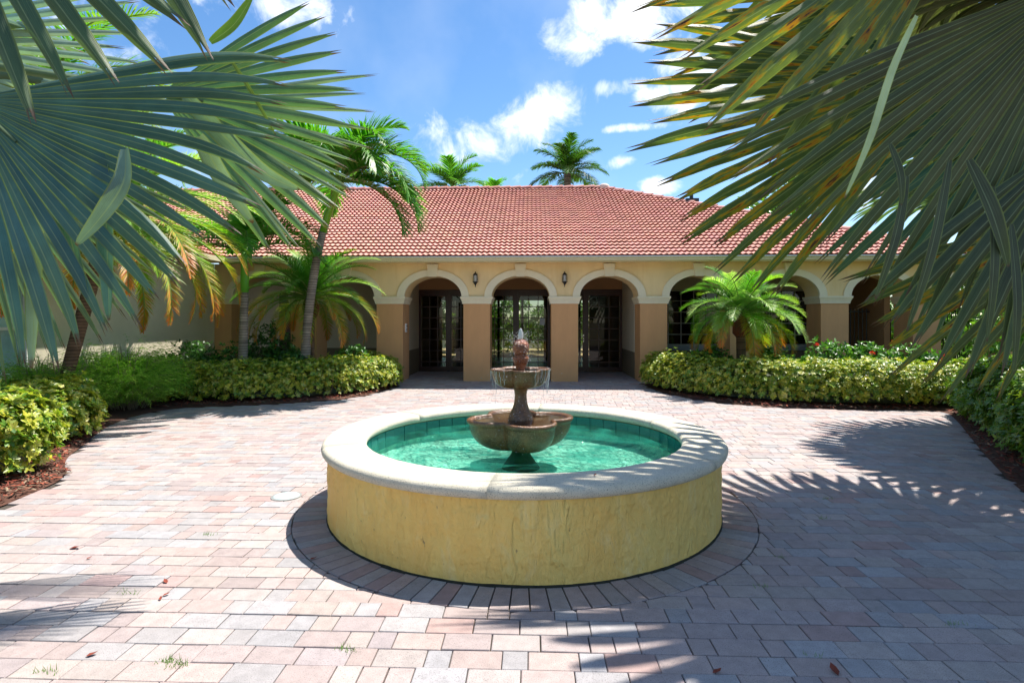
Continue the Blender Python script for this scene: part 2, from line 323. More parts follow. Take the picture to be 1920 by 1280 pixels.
bed_right = [(3.25, 14.3), (3.15, 12.8), (3.3, 11.7), (3.75, 10.7), (4.6, 10.0), (5.9, 9.75), (7.5, 9.7), (6.85, 8.6), (6.0, 7.3), (5.35, 6.3), (4.5, 4.9), (4.1, 3.6), (5.2, 2.0), (14, 2), (14, 13.9)]
def inpoly(x, y, poly):
    c = False; n = len(poly)
    for i in range(n):
        x1, y1 = poly[i]; x2, y2 = poly[(i+1) % n]
        if (y1 > y) != (y2 > y) and x < (x2-x1)*(y-y1)/(y2-y1)+x1: c = not c
    return c
def mulch_bed(name, poly, label):
    for _ in range(2):
        poly = [q for a, b_ in zip(poly, poly[1:]+poly[:1]) for q in ((a[0]*.75+b_[0]*.25, a[1]*.75+b_[1]*.25), (a[0]*.25+b_[0]*.75, a[1]*.25+b_[1]*.75))]
    xs = [p[0] for p in poly]; ys = [p[1] for p in poly]; st = .10; mb = MB(); idx = {}
    nx = int((max(xs)-min(xs))/st)+2; ny = int((max(ys)-min(ys))/st)+2
    for i in range(nx):
        for j in range(ny):
            X, Y = min(xs)+i*st-.05, min(ys)+j*st-.05
            best = (9, X, Y)
            for a, b_ in zip(poly, poly[1:]+poly[:1]):
                dx, dy = b_[0]-a[0], b_[1]-a[1]; t = max(0, min(1, ((X-a[0])*dx+(Y-a[1])*dy)/(dx*dx+dy*dy))); ex, ey = a[0]+dx*t, a[1]+dy*t; dd = (X-ex)**2+(Y-ey)**2
                if dd < best[0]**2: best = (dd**.5, ex, ey)
            d = best[0]; ins = inpoly(X, Y, poly)
            if ins: z = .012+.055*min(d, .5)+.02*mnoise.noise((X*3, Y*3, 0))
            elif d < st*1.5: X, Y = best[1], best[2]; z = .001
            else: z = -.03
            idx[i, j] = mb.vert((X, Y, z), (.10, .045, .03)); 
    for i in range(nx-1):
        for j in range(ny-1):
            q = [idx[i, j], idx[i+1, j], idx[i+1, j+1], idx[i, j+1]]
            if min(mb.v[k][2] for k in q) > -.02 and max(mb.v[k][2] for k in q) > .002: mb.face(*q)
    o = mb.build(name, M['mulch'], smooth=True); return tag(o, label, None, None, 'structure')
bl = mulch_bed('planting_bed', bed_left, 'red mulch bed curving along the left hedges')
br = mulch_bed('planting_bed', bed_right, 'dark mulch bed curving along the right hedges')
# mulch chips
def chips(polys, n, name, label, region):
    tpl = np.array([(-1, -1, 0), (1, -1, 0), (1, 1, .3), (-1, 1, .3)], float); V = []; Cc = []
    k = 0
    while k < n:
        X = random.uniform(*region[0]); Y = random.uniform(*region[1])
        if not inpoly(X, Y, polys): continue
        a = random.uniform(0, 6.28); ln = random.uniform(.012, .045); wd = random.uniform(.004, .009); e = random.uniform(-.4, .4)
        d = np.array((math.cos(a), math.sin(a), e)); s = np.array((-math.sin(a), math.cos(a), random.uniform(-.5, .5)))
        z = .035+random.uniform(0, .025); c = np.array((X, Y, z))
        V += [c+d*ln*t[0]+s*wd*t[1] for t in tpl]
        cc = random.choice([(.26, .05, .03), (.18, .045, .03), (.32, .09, .05), (.09, .05, .035), (.25, .18, .12)]); Cc += [cc]*4; k += 1
    V = np.array(V); Fq = np.arange(len(V)).reshape(-1, 4)
    tag(np_mesh(name, V, Fq, np.array(Cc), M['mulch']), label, 'mulch', None, 'stuff')
chips(bed_left, 7000, 'mulch_chips', 'loose red bark chips in the left bed', ((-6.6, -4.2), (4.0, 8.4)))
chips(bed_left, 4000, 'mulch_chips', 'loose red bark chips along the front of the far left hedge', ((-6.4, -2.7), (9.8, 13)))
chips(bed_right, 9000, 'mulch_chips', 'loose bark chips along the right beds', ((3.1, 7.4), (3.4, 12)))

# ------------------------------------------------------------------ pavers
FX, FY = .0975, 4.87
PINK, GREY, CREAM, RED = (.39, .315, .295), (.35, .33, .33), (.395, .34, .315), (.365, .26, .24)
def ptint():
    r = random.random(); c = PINK if r < .36 else GREY if r < .60 else CREAM if r < .86 else (.36, .30, .29) if r < .95 else RED
    k = random.uniform(.88, 1.10); j = random.uniform(-.008, .008); return (c[0]*k+j, c[1]*k, c[2]*k-j)
def paver_geo(mb, poly, col, z0=None):
    n = len(poly); cx = sum(p[0] for p in poly)/n; cy = sum(p[1] for p in poly)/n
    tz = random.gauss(0, .0011) if z0 is None else z0; ta, tb = random.gauss(0, .006), random.gauss(0, .006)
    col2 = tuple(c*.62 for c in col)
    def zz(x, y): return tz+(x-cx)*ta+(y-cy)*tb
    top = []; ch = []; bot = []
    for (x, y) in poly:
        d = math.hypot(x-cx, y-cy); k = max(0, 1-.0045/d); xi, yi = cx+(x-cx)*k, cy+(y-cy)*k
        top.append(mb.vert((xi, yi, zz(xi, yi)), col)); ch.append(mb.vert((x, y, zz(x, y)-.003), col)); bot.append(mb.vert((x, y, -.016), col))
    mb.face(*top)
    for i in range(n):
        j = (i+1) % n; mb.face(ch[i], ch[j], top[j], top[i]); mb.face(bot[i], bot[j], ch[j], ch[i])
paving = tag(empty('courtyard_paving', (0, 14.3, 0), ROT), 'pink and grey concrete block paving of the courtyard', None, None, 'structure')
sb = MB()
for p in ((-12, -16, -.013), (13, -16, -.013), (13, 6, -.013), (-12, 6, -.013)): sb.vert(p)
sb.face(0, 1, 2, 3); sb.build('joint_sand', M['bedding'], paving)
fl = w2loc(FX, FY); RING = 1.875
cells = []
y = -13.2; rh = .140; row = 0
while y < 2.75:
    x = -9.4+random.uniform(0, .2); row += 1; drift = random.gauss(0, .002)
    far = y > -5
    while x < 9.6:
        wd = random.choice((.118, .236, .236, .118, .236))
        g = .0017+abs(random.gauss(0, .0010))
        X, Y = loc2w(x+wd/2, y+rh/2)[:2]; cxp = abs(X) < .98*max(Y, 0)+.5
        if Y > 1.7 and cxp and not (inpoly(X, Y, bed_left) and inpoly(X-.25, Y, bed_left) and inpoly(X-.1, Y+.25, bed_left)) and not (inpoly(X, Y, bed_right) and inpoly(X+.25, Y, bed_right) and inpoly(X+.1, Y+.25, bed_right)):
            poly = [(x+g, y+g+drift), (x+wd-g, y+g+drift), (x+wd-g, y+rh-g+drift), (x+g, y+rh-g+drift)]
            dd = [math.hypot(a-fl[0], b-fl[1]) for a, b in poly]
            if min(dd) < RING+.004:
                if max(dd) > RING+.03:
                    sub = []
                    for i in range(4):
                        a, b_ = poly[i], poly[(i+1) % 4]
                        for t in range(5): sub.append((a[0]+(b_[0]-a[0])*t/5, a[1]+(b_[1]-a[1])*t/5))
                    out = [p for p in sub if math.hypot(p[0]-fl[0], p[1]-fl[1]) >= RING+.004]
                    res = []
                    for p in sub:
                        d = math.hypot(p[0]-fl[0], p[1]-fl[1])
                        if d < RING+.004:
                            near = min((math.hypot(p[0]-q[0], p[1]-q[1]) for q in out), default=9)
                            q = (fl[0]+(p[0]-fl[0])*(RING+.004)/d, fl[1]+(p[1]-fl[1])*(RING+.004)/d)
                            if x+g <= q[0] <= x+wd-g and y+g+drift <= q[1] <= y+rh-g+drift: res.append(q)
                        else: res.append(p)
                    if len(res) >= 4: cells.append((Y, X, res))
            else: cells.append((Y, X, poly))
        x += wd
    y += rh
vis = sorted([c for c in cells if abs(c[1]) < .93*c[0] and c[0] > 2.35], key=lambda c: c[0])[:300]
vid = set(id(c) for c in vis)
field = MB()
for c in cells:
    col = ptint()
    if id(c) in vid:
        mb = MB(); paver_geo(mb, c[2], col); mb.build('paver', M['paver'], paving)
    else: paver_geo(field, c[2], col)
o = field.build('paver_field', M['paver'], paving); o['kind'] = 'stuff'
ringp = tag(empty('fountain_ring_paving', (FX, FY, 0)), 'ring of radial paving blocks round the foot of the fountain', None, None, 'structure')
NR = 104
for i in range(NR):
    a0 = 2*math.pi*i/NR+.0022; a1 = 2*math.pi*(i+1)/NR-.0022; r0, r1 = 1.615, RING-.004+random.gauss(0, .003)
    am = (a0+a1)/2; mb = MB(); poly = [(r0*math.cos(a0), r0*math.sin(a0)), (r1*math.cos(a0), r1*math.sin(a0)), (r1*math.cos(am), r1*math.sin(am)), (r1*math.cos(a1), r1*math.sin(a1)), (r0*math.cos(a1), r0*math.sin(a1))]
    c = ptint()
    if random.random() < .2: c = RED
    paver_geo(mb, poly, tuple(k*.95 for k in c)); mb.build('ring_paver', M['paver'], ringp)

# ------------------------------------------------------------------ clubhouse
B = tag(empty('clubhouse', (0, 14.3, 0), ROT), 'long yellow stucco clubhouse with cream arches, brown pillars and red tile roof', 'building')
AX = [.218+2.2466*i for i in range(-3, 6)]           # arch centres
HW, RI, RO = .745, .745, .925                        # opening half width, trim radii
ZS, ZC, ZT = 2.163, 1.978, 3.02                      # springline, capital underside, wall top
RISE = .535; RISEO = .69
DEP = .74
def arc(cx, a, b_, n=24): return [(cx-a*math.cos(math.pi*i/n), ZS+b_*math.sin(math.pi*i/n)) for i in range(n+1)]
fw = MB()
edges = [-7.75]+[(AX[i]+AX[i+1])/2 for i in range(len(AX)-1)]+[AX[-1]+2.2466/2]
def quad(mb, p, q, r, s_, flip=False):
    i = [mb.vert(k) for k in (p, q, r, s_)]; mb.face(*(i[::-1] if flip else i))
for yy, fl_ in ((0, False), (DEP, True)):
    for k, cx in enumerate(AX):
        pts = arc(cx, HW, RISE); xl, xr = edges[k], edges[k+1]
        quad(fw, (xl, yy, ZS), (cx-HW, yy, ZS), (cx-HW, yy, ZT), (xl, yy, ZT), fl_)
        quad(fw, (cx+HW, yy, ZS), (xr, yy, ZS), (xr, yy, ZT), (cx+HW, yy, ZT), fl_)
        for a, b_ in zip(pts, pts[1:]): quad(fw, (a[0], yy, a[1]), (b_[0], yy, b_[1]), (b_[0], yy, ZT), (a[0], yy, ZT), fl_)
for cx in AX:
    pts = arc(cx, HW, RISE)
    for a, b_ in zip(pts, pts[1:]): quad(fw, (a[0], 0, a[1]), (a[0], DEP, a[1]), (b_[0], DEP, b_[1]), (b_[0], 0, b_[1]))
quad(fw, (edges[-1], 0, ZS), (edges[-1], DEP, ZS), (edges[-1], DEP, ZT), (edges[-1], 0, ZT))
fw.build('facade_wall', M['wall_yellow'], B)
am = MB()
def trim_mesh(a0, b0, a1, b1, y0, y1):
    mb = MB(); n = 28
    pi = [(-a0*math.cos(math.pi*i/n), b0*math.sin(math.pi*i/n)) for i in range(n+1)]
    po = [(-a1*math.cos(math.pi*i/n), b1*math.sin(math.pi*i/n)) for i in range(n+1)]
    for i in range(n):
        quad(mb, (pi[i][0], y0, pi[i][1]), (pi[i+1][0], y0, pi[i+1][1]), (po[i+1][0], y0, po[i+1][1]), (po[i][0], y0, po[i][1]))
        quad(mb, (po[i][0], y0, po[i][1]), (po[i+1][0], y0, po[i+1][1]), (po[i+1][0], y1, po[i+1][1]), (po[i][0], y1, po[i][1]))
        quad(mb, (pi[i][0], y1, pi[i][1]), (pi[i+1][0], y1, pi[i+1][1]), (pi[i+1][0], y0, pi[i+1][1]), (pi[i][0], y0, pi[i][1]))
    return mb.mesh('arch_trim', M['cream'])
tm = trim_mesh(HW-.008, RISE-.008, RO, RISEO, -.045, .03)
km = MB()
zk0, zk1 = RISE-.03, 2.992-ZS
v = [(-.105, zk0), (.105, zk0), (.145, zk1), (-.145, zk1)]
for yy in (-.085, .02):
    for a, b_ in v: km.vert((a, yy, b_))
km.face(0, 1, 2, 3); km.face(7, 6, 5, 4)
for i in range(4): j = (i+1) % 4; km.face(i, i+4, j+4, j)
kmesh = km.mesh('keystone', M['cream'])
for cx in AX:
    obj('arch_trim', tm, B, (cx, 0, ZS+.002)); obj('keystone', kmesh, B, (cx, 0, ZS))
pm = MB().box((-.34, -.0, -.01), (.34, DEP, ZC)).mesh('pillar', M['pillar'])
cm = MB(); prof = [(.0, ZC+.001), (.028, ZC+.001), (.03, ZC+.035), (.05, ZC+.10), (.075, ZC+.15), (.075, ZS)]
rings = []
for (d, z) in prof:
    rings.append([cm.vert(p) for p in ((-.34-d, -d, z), (.34+d, -d, z), (.34+d, DEP+d, z), (-.34-d, DEP+d, z))])
for a, b_ in zip(rings, rings[1:]):
    for j in range(4): cm.face(a[j], a[(j+1) % 4], b_[(j+1) % 4], b_[j])
cm.face(*rings[0][::-1]); cm.face(*rings[-1]); cmesh = cm.mesh('capital', M['cream'])
for k, xp in enumerate([-7.64]+edges[1:]):
    if k == 0: xp = edges[1]-2.2466
    p_ = obj('pillar', pm, B, (xp, 0.003, 0)); obj('capital', cmesh, p_)
# loggia back wall and recess
BY = 2.8
def wallpair(name, x0, x1, y, parts_z=((-.01, .71, 'wainscot', .012), (.71, 3.0, 'inner_wall', 0))):
    for z0, z1, mt, pr in parts_z:
        MB().box((x0, y-pr, z0), (x1, y+.2, z1)).build(name if mt != 'wainscot' else 'wainscot', M[mt], B)
wallpair('back_wall', -12, -3.08, BY); wallpair('back_wall', 3.36, 4.25, BY)
WZ0, WZ1 = .80, 2.48
for (x0, x1) in ((4.25, 6.15), (7.25, 9.15)):
    MB().box((x0, BY, .71), (x1, BY+.2, WZ0)).build('back_wall', M['inner_wall'], B); MB().box((x0, BY, WZ1), (x1, BY+.2, 3.0)).build('back_wall', M['inner_wall'], B)
    MB().box((x0, BY-.012, -.01), (x1, BY+.2, .71)).build('wainscot', M['wainscot'], B)
wallpair('back_wall', 6.15, 7.25, BY); wallpair('back_wall', 9.15, 9.75, BY)
MB().box((-3.08, BY, 2.50), (3.36, BY+.2, 3.0)).build('door_header', M['header'], B)
for xs, xe in ((-3.08, -2.98), (3.26, 3.36)):        # recess cheeks
    for z0, z1, mt in ((-.01, .71, 'wainscot'), (.711, 2.98, 'inner_wall')):
        e = .008 if mt == 'wainscot' else 0
        MB().box((xs-.02+(.0), DEP+.02, z0), (xe+.02+e, BY-.014, z1)).build('recess_wall', M[mt], B)
MB().box((-7.75, DEP, 3.0), (12.6, BY+.2, 3.06)).build('loggia_ceiling', M['header'], B)
MB().box((9.75, DEP+.01, -.01), (9.9, BY+6, 3.0)).build('passage_wall', M['header'], B)
# interior and rear
MB().box((-7.7, BY+.2, -.03), (9.7, 9.2, .004)).build('interior_floor', surf('polished interior floor', (.28, .18, .09), .25, .1, 2, spec=.5), B)
MB().box((-7.7, BY+.2, 2.95), (9.7, 9.2, 2.99)).build('interior_ceiling', M['wing_wall'], B)
for x0, x1 in ((-7.7, -3.3), (-2.7, -1.25), (1.0, 2.2), (2.9, 9.7)):
    MB().box((x0, 9.2, 0), (x1, 9.4, 3.0)).build('rear_wall', M['header'], B)
MB().box((-7.7, 9.2, 2.4), (9.7, 9.395, 2.99)).build('rear_beam', M['header'], B)
MB().box((-4.3, BY+.2, 0), (-4.15, 9.2, 2.95)).build('interior_partition', M['header'], B)
MB().box((4.15, BY+.2, 0), (4.3, 9.2, 2.95)).build('interior_partition', M['header'], B)
MB().box((-8, 9.4, -.05), (10, 17, -.002)).build('rear_terrace', M['tan'], B)
# doors
def door_leaf(x0, x1, handle):
    z0, z1 = .02, 2.50; st = .095
    d = MB()
    d.box((x0+.008, BY+.03, z0), (x0+st, BY+.09, z1)); d.box((x1-st, BY+.03, z0), (x1-.008, BY+.09, z1))
    d.box((x0+st, BY+.032, 2.31), (x1-st, BY+.088, z1)); d.box((x0+st, BY+.032, z0), (x1-st, BY+.088, .14)); d.box((x0+st, BY+.034, .265), (x1-st, BY+.086, .295))
    o = d.build('french_door', M['door'], B)
    zs = [.295+i*(2.31-.295)/6 for i in range(7)]; nc = 3; gx0, gx1 = x0+st, x1-st; xs = [gx0+(gx1-gx0)*i/nc for i in range(nc+1)]
    for zz in zs[1:-1]: MB().box((gx0, BY+.045, zz-.012), (gx1, BY+.075, zz+.012)).build('muntin', M['door'], o)
    for xx in xs[1:-1]: MB().box((xx-.011, BY+.043, .14), (xx+.011, BY+.077, 2.31)).build('muntin', M['door'], o)
    for i in range(nc):
        for j in range(6):
            MB().box((xs[i]+.012, BY+.058, zs[j]+.013), (xs[i+1]-.012, BY+.062, zs[j+1]-.013)).build('pane', M['glass'], o)
        MB().box((xs[i]+.012, BY+.058, .14), (xs[i+1]-.012, BY+.062, .265)).build('pane', M['glass'], o)
    if handle:
        hx = x1-.05 if handle > 0 else x0+.05
        h = MB(); h.tube([(hx, BY+.03, .97), (hx, BY-.03, .97), (hx-.09*handle, BY-.03, .965)], .011, 8); h.tube([(hx, BY+.03, 1.1), (hx, BY+.005, 1.1)], .026, 12); h.box((hx-.02, BY+.02, .90), (hx+.02, BY+.03, 1.03))
        h.build('handle', surf('brushed steel', (.6, .58, .52), .3, .1, 4, metal=1), o)
LX = [-2.98, -2.12, -1.06, 0, 1.06, 2.12, 3.26]
LX = [-2.98, -2.05, -1.02, .02, 1.08, 2.14, 3.26]
for i, hd in enumerate((0, 1, 1, -1, 1, 0)): door_leaf(LX[i], LX[i+1], hd)
for xx in (LX[1], LX[3], LX[5]): MB().box((xx-.05, BY+.004, 0), (xx+.05, BY+.029, 2.499)).build('door_post', M['door'], B)
MB().box((-2.98, BY+.002, 2.44), (3.26, BY+.028, 2.501)).build('door_head', M['door'], B)
# windows
for (x0, x1) in ((4.25, 6.15), (7.25, 9.15)):
    wf = MB(); t = .045
    wf.box((x0, BY-.02, WZ0), (x0+t, BY+.08, WZ1)).box((x1-t, BY-.02, WZ0), (x1, BY+.08, WZ1)).box((x0+t, BY-.018, WZ0), (x1-t, BY+.08, WZ0+t)).box((x0+t, BY-.018, WZ1-t), (x1-t, BY+.08, WZ1))
    wo_ = wf.build('window', M['muntin_white'], B)
    MB().box((x0-.06, BY-.09, WZ0-.14), (x1+.06, BY-.001, WZ0-.002)).build('sill', surf('grey sill paint', (.30, .33, .33), .6), wo_)
    for i in range(1, 5): 
        xx = x0+(x1-x0)*i/5; MB().box((xx-.012, BY, WZ0+t), (xx+.012, BY+.03, WZ1-t)).build('muntin', M['muntin_white'], wo_)
        zz = WZ0+(WZ1-WZ0)*i/5; MB().box((x0+t, BY+.002, zz-.012), (x1-t, BY+.028, zz+.012)).build('muntin', M['muntin_white'], wo_)
    for i in range(5):
        for j in range(5):
            a, b_ = x0+(x1-x0)*i/5, x0+(x1-x0)*(i+1)/5; c, d = WZ0+(WZ1-WZ0)*j/5, WZ0+(WZ1-WZ0)*(j+1)/5
            MB().box((a+.012, BY+.04, c+.012), (b_-.012, BY+.045, d-.012)).build('pane', M['glass_dark'], wo_)
# dark door behind the far left arch
MB().box((-7.3, BY-.05, 0), (-6.1, BY-.014, 2.4)).build('side_door', M['door'], B)
# eaves: soffit, fascia, gutter
EY = -.60; ZE = 3.13
MB().box((-7.2, EY+.05, 3.02), (12.9, DEP+.1, 3.05)).build('soffit', M['wall_yellow'], B)
fb = MB(); fb.box((-7.2, EY+.02, 2.985), (12.9, EY+.05, 3.10)); fb.build('fascia', M['fascia'], B)
gt = MB(); pr = [(EY+.018, 3.005), (EY-.03, 3.005), (EY-.05, 3.03), (EY-.05, 3.055), (EY-.085, 3.085), (EY-.085, 3.118), (EY-.078, 3.118), (EY-.07, 3.09), (EY+.018, 3.09)]
ia = [gt.vert((-7.15, a, b_)) for a, b_ in pr]; ib = [gt.vert((12.95, a, b_)) for a, b_ in pr]
for i in range(len(pr)): j = (i+1) % len(pr); gt.face(ia[i], ib[i], ib[j], ia[j])
gt.face(*ia); gt.face(*ib[::-1]); gt.build('gutter', M['fascia'], B)
MB().box((-7.15, EY-.089, 3.095), (12.95, EY-.0855, 3.121)).build('gutter_lip', M['gutter'], B)

# ------------------------------------------------------------------ roof (own parts: tiles)
SL = .5; TW, TL = .268, .245
roof = empty('roof', (0, 0, 0), 0, B)
cs = 1/math.sqrt(1+SL*SL)
rx, ry, rz_ = 3.05, 5.55, ZE+(5.55-EY)*SL
RIDGE_Y = ry; RIDGE_Z = rz_
HIPX = 11.3
def tilecol():
    k = random.uniform(.88, 1.10); return (.62*k, .29*k*random.uniform(.94, 1.06), .225*k*random.uniform(.94, 1.06))
def tile_mesh(n=16):
    # local: x across, y up the slope, z normal.  lower edge raised
    mb = MB(); lo = []; hi = []; bt = []; l2 = []
    for i in range(n+1):
        x = TW*i/n; ph = 2*math.pi*2*i/n; h = .014*max(-.8, math.cos(ph))+.012
        lo.append(mb.vert((x, 0, h+.058))); hi.append(mb.vert((x, TL+.03, h+.008))); bt.append(mb.vert((x, .006, h-.006))); l2.append(mb.vert((x, 0, h+.055)))
    for i in range(n): mb.face(lo[i], lo[i+1], hi[i+1], hi[i]); mb.face(bt[i], bt[i+1], l2[i+1], l2[i])
    return mb
TM = tile_mesh(); TMv = TM.v; TMf = TM.f
tilevar = []
for k in range(10):
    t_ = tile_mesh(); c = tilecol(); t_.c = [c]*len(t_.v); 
    for i in range(17): t_.c[i*4+2] = t_.c[i*4+3] = (c[0]*.46, c[1]*.24, c[2]*.22)  # shadow line under each course painted as darker riser colour
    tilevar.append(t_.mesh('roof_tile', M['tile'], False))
def roof_frame(o, xdir, updir):
    xd = Vector(xdir).normalized(); ud = Vector(updir).normalized(); n = xd.cross(ud); return Matrix(((xd.x, ud.x, n.x, o[0]), (xd.y, ud.y, n.y, o[1]), (xd.z, ud.z, n.z, o[2]), (0, 0, 0, 1)))
def add_tiles(fr, ncol, nrow, x0, inside, field_mb, singles=0):
    made = 0
    for r_ in range(nrow):
        for k in range(ncol):
            x = x0+k*TW; y = r_*TL
            if not inside(x+TW/2, y+TL/2): continue
            if made < singles:
                o = obj('roof_tile', random.choice(tilevar), roof); made += 1
                o.matrix_local = fr @ Matrix.Translation((x, y, random.gauss(0, .0015))) @ Matrix.Rotation(random.gauss(0, .004), 4, 'Z')
            else:
                b0 = len(field_mb.v); c = tilecol(); dc = (c[0]*.46, c[1]*.24, c[2]*.22); dz = random.gauss(0, .0015)  # dc: riser colour with the course shadow painted in
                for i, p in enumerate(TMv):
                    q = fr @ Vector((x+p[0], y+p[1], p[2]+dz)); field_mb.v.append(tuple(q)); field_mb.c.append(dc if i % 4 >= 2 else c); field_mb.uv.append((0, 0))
                for f_ in TMf: field_mb.f.append(tuple(b0+i for i in f_))
fr = roof_frame((0, EY-.06, ZE-.03), (1, 0, 0), (0, 1, SL))
slen = (RIDGE_Y-EY)/cs+.06
fieldm = MB()
def ins_main(x, s):
    yy = EY+s*cs
    lim = HIPX-(yy-EY)/(RIDGE_Y-EY)*(HIPX-rx)+.17
    if x > lim: return False
    if x < -7.2: return yy-EY > (-7.2-x)*1.0-.1 and x > -13.2     # valley against the wing
    return True
add_tiles(fr, 95, int(slen/TL)+1, -13.4, lambda x, s: ins_main(x, s) and s < slen-.05, fieldm, 300)
# underlay planes
ub = MB()
def poly(mb, pts): mb.face(*[mb.vert(p) for p in pts])
poly(ub, [(-13.2, EY, ZE-.06), (HIPX, EY, ZE-.06), (rx, RIDGE_Y, RIDGE_Z-.03), (-13.2, RIDGE_Y, RIDGE_Z-.03)])
poly(ub, [(-13.2, RIDGE_Y, RIDGE_Z-.03), (rx, RIDGE_Y, RIDGE_Z-.03), (HIPX, 11.7, ZE-.06), (-13.2, 11.7, ZE-.06)])
poly(ub, [(HIPX, EY, ZE-.02), (HIPX, 11.7, ZE-.06), (rx, RIDGE_Y, RIDGE_Z-.03)])
WX0 = -7.2; WRX = -13.2
poly(ub, [(WX0, -9.2, ZE-.06), (WX0, EY, ZE-.06), (WRX, EY+6, ZE+3-.03), (WRX, -3.2, ZE+3-.03)])
poly(ub, [(WX0, -9.2, ZE-.06), (WRX, -3.2, ZE+3-.03), (-19.2, -9.2, ZE-.06)])
ub.build('roof_underlay', M['roof_base'], roof)
# wing slope tiles (faces +x)
fr2 = roof_frame((WX0+.06, -9.2, ZE-.03), (0, 1, 0), (-1, 0, SL))
def ins_wing(t, s):
    d = s*cs; yl = -9.2+t
    return yl < EY+d and yl > -9.2+d and d < 6
add_tiles(fr2, 56, int(6.6/TL), 0, ins_wing, fieldm)
o = fieldm.build('roof_tile_field', M['tile'], roof); o['kind'] = 'stuff'
# ridge and hip caps
capv = []
for k in range(5):
    mb = MB(); c = tilecol(); n = 8; a_ = []; b_ = []
    for i in range(n+1):
        a = math.pi*i/n; a_.append(mb.vert((-.02, math.cos(a)*.125, math.sin(a)*.115), c)); b_.append(mb.vert((.39, math.cos(a)*.10, math.sin(a)*.09-.015), c))
    for i in range(n): mb.face(a_[i], a_[i+1], b_[i+1], b_[i])
    mb.face(*a_[::-1]); capv.append(mb.mesh('ridge_tile', M['tile'], False))
def caps(p0, p1):
    p0, p1 = Vector(p0), Vector(p1); d = (p1-p0); n = int(d.length/.37); d.normalize(); s = d.cross(Vector((0, 0, 1))).normalized()*-1; u = s.cross(d)*-1; u = d.cross(s)
    for i in range(n):
        o = obj('ridge_tile', random.choice(capv), roof); q = p0+d*(i*.37)
        o.matrix_local = Matrix(((d.x, s.x, u.x, q.x), (d.y, s.y, u.y, q.y), (d.z, s.z, u.z, q.z), (0, 0, 0, 1)))
caps((rx, RIDGE_Y, RIDGE_Z+.02), (-13, RIDGE_Y, RIDGE_Z+.02))
caps((HIPX, EY, ZE-.01), (rx, RIDGE_Y, RIDGE_Z-.0))
caps((WX0-.1, -9.1, ZE+.02), (WRX, -3.2, ZE+3.02))
mb = MB(); c = (.62, .50, .42); mb.col = c
mb.lathe([(.19, -.08), (.20, .02), (.17, .09), (.10, .135), (.01, .15)], 16); o = mb.build('ridge_mortar', M['tile'], roof, True); o.location = (rx, RIDGE_Y, RIDGE_Z+.02)
vp = MB(); vp.tube([(5.6, 3.8, ZE+(3.8-EY)*SL-.05), (5.6, 3.8, ZE+(3.8-EY)*SL+.35)], .06, 12); vp.box((5.4, 3.65, ZE+(3.8-EY)*SL+.0), (5.8, 3.95, ZE+(3.8-EY)*SL+.10)); vp.build('roof_vent', M['black'], roof)
# wing wall
def wingw(z0, z1, mt, e, y0, y1): MB().box((-8.0, y0, z0), (-7.75+e, y1, z1)).build('wing_wall' if mt != 'wainscot' else 'wainscot', M[mt], B)
for y0, y1 in ((-8.6, -6.55), (-5.35, -.004)): wingw(.71, 3.02, 'wing_wall', 0, y0, y1); wingw(-.01, .709, 'wainscot', .012, y0, y1)
wingw(2.3, 3.02, 'wing_wall', 0, -6.55, -5.35); wingw(-.01, .5, 'wing_wall', 0, -6.55, -5.35)
wf = MB(); wf.box((-7.85, -6.55, .5), (-7.74, -6.47, 2.3)).box((-7.85, -5.43, .5), (-7.74, -5.35, 2.3)).box((-7.85, -6.47, .5), (-7.742, -5.43, .6)).box((-7.85, -6.47, 2.2), (-7.742, -5.43, 2.3)).box((-7.84, -6.47, 1.4), (-7.75, -5.43, 1.45))
wo_ = wf.build('window', M['white'], B)
for xx in (-3.0, -.9, .1, 1.9, 2.5): MB().box((xx-.05, 9.25, 0), (xx+.05, 9.33, 2.4)).build('rear_mullion', M['door'], B)
for za, zb in ((.6, 1.4), (1.45, 2.2)): MB().box((-7.81, -6.47, za), (-7.80, -5.43, zb)).build('pane', glassmat('pale window glass', (.85, .92, .92)), wo_)
MB().box((-7.99, -6.5, .55), (-7.88, -5.4, 2.28)).build('curtain', surf('pale curtain', (.72, .80, .80), .9), B)
MB().box((-7.6, -9.15, 2.985), (-7.16, EY+.02, 3.04)).build('soffit', M['wall_yellow'], B)
MB().box((-7.16, -9.15, 2.99), (-7.08, EY-.09, 3.11)).build('gutter', M['fascia'], B)
MB().box((-8.0, -8.8, -.01), (-7.7, -8.6, 3.0)).build('wing_wall', M['wing_wall'], B)

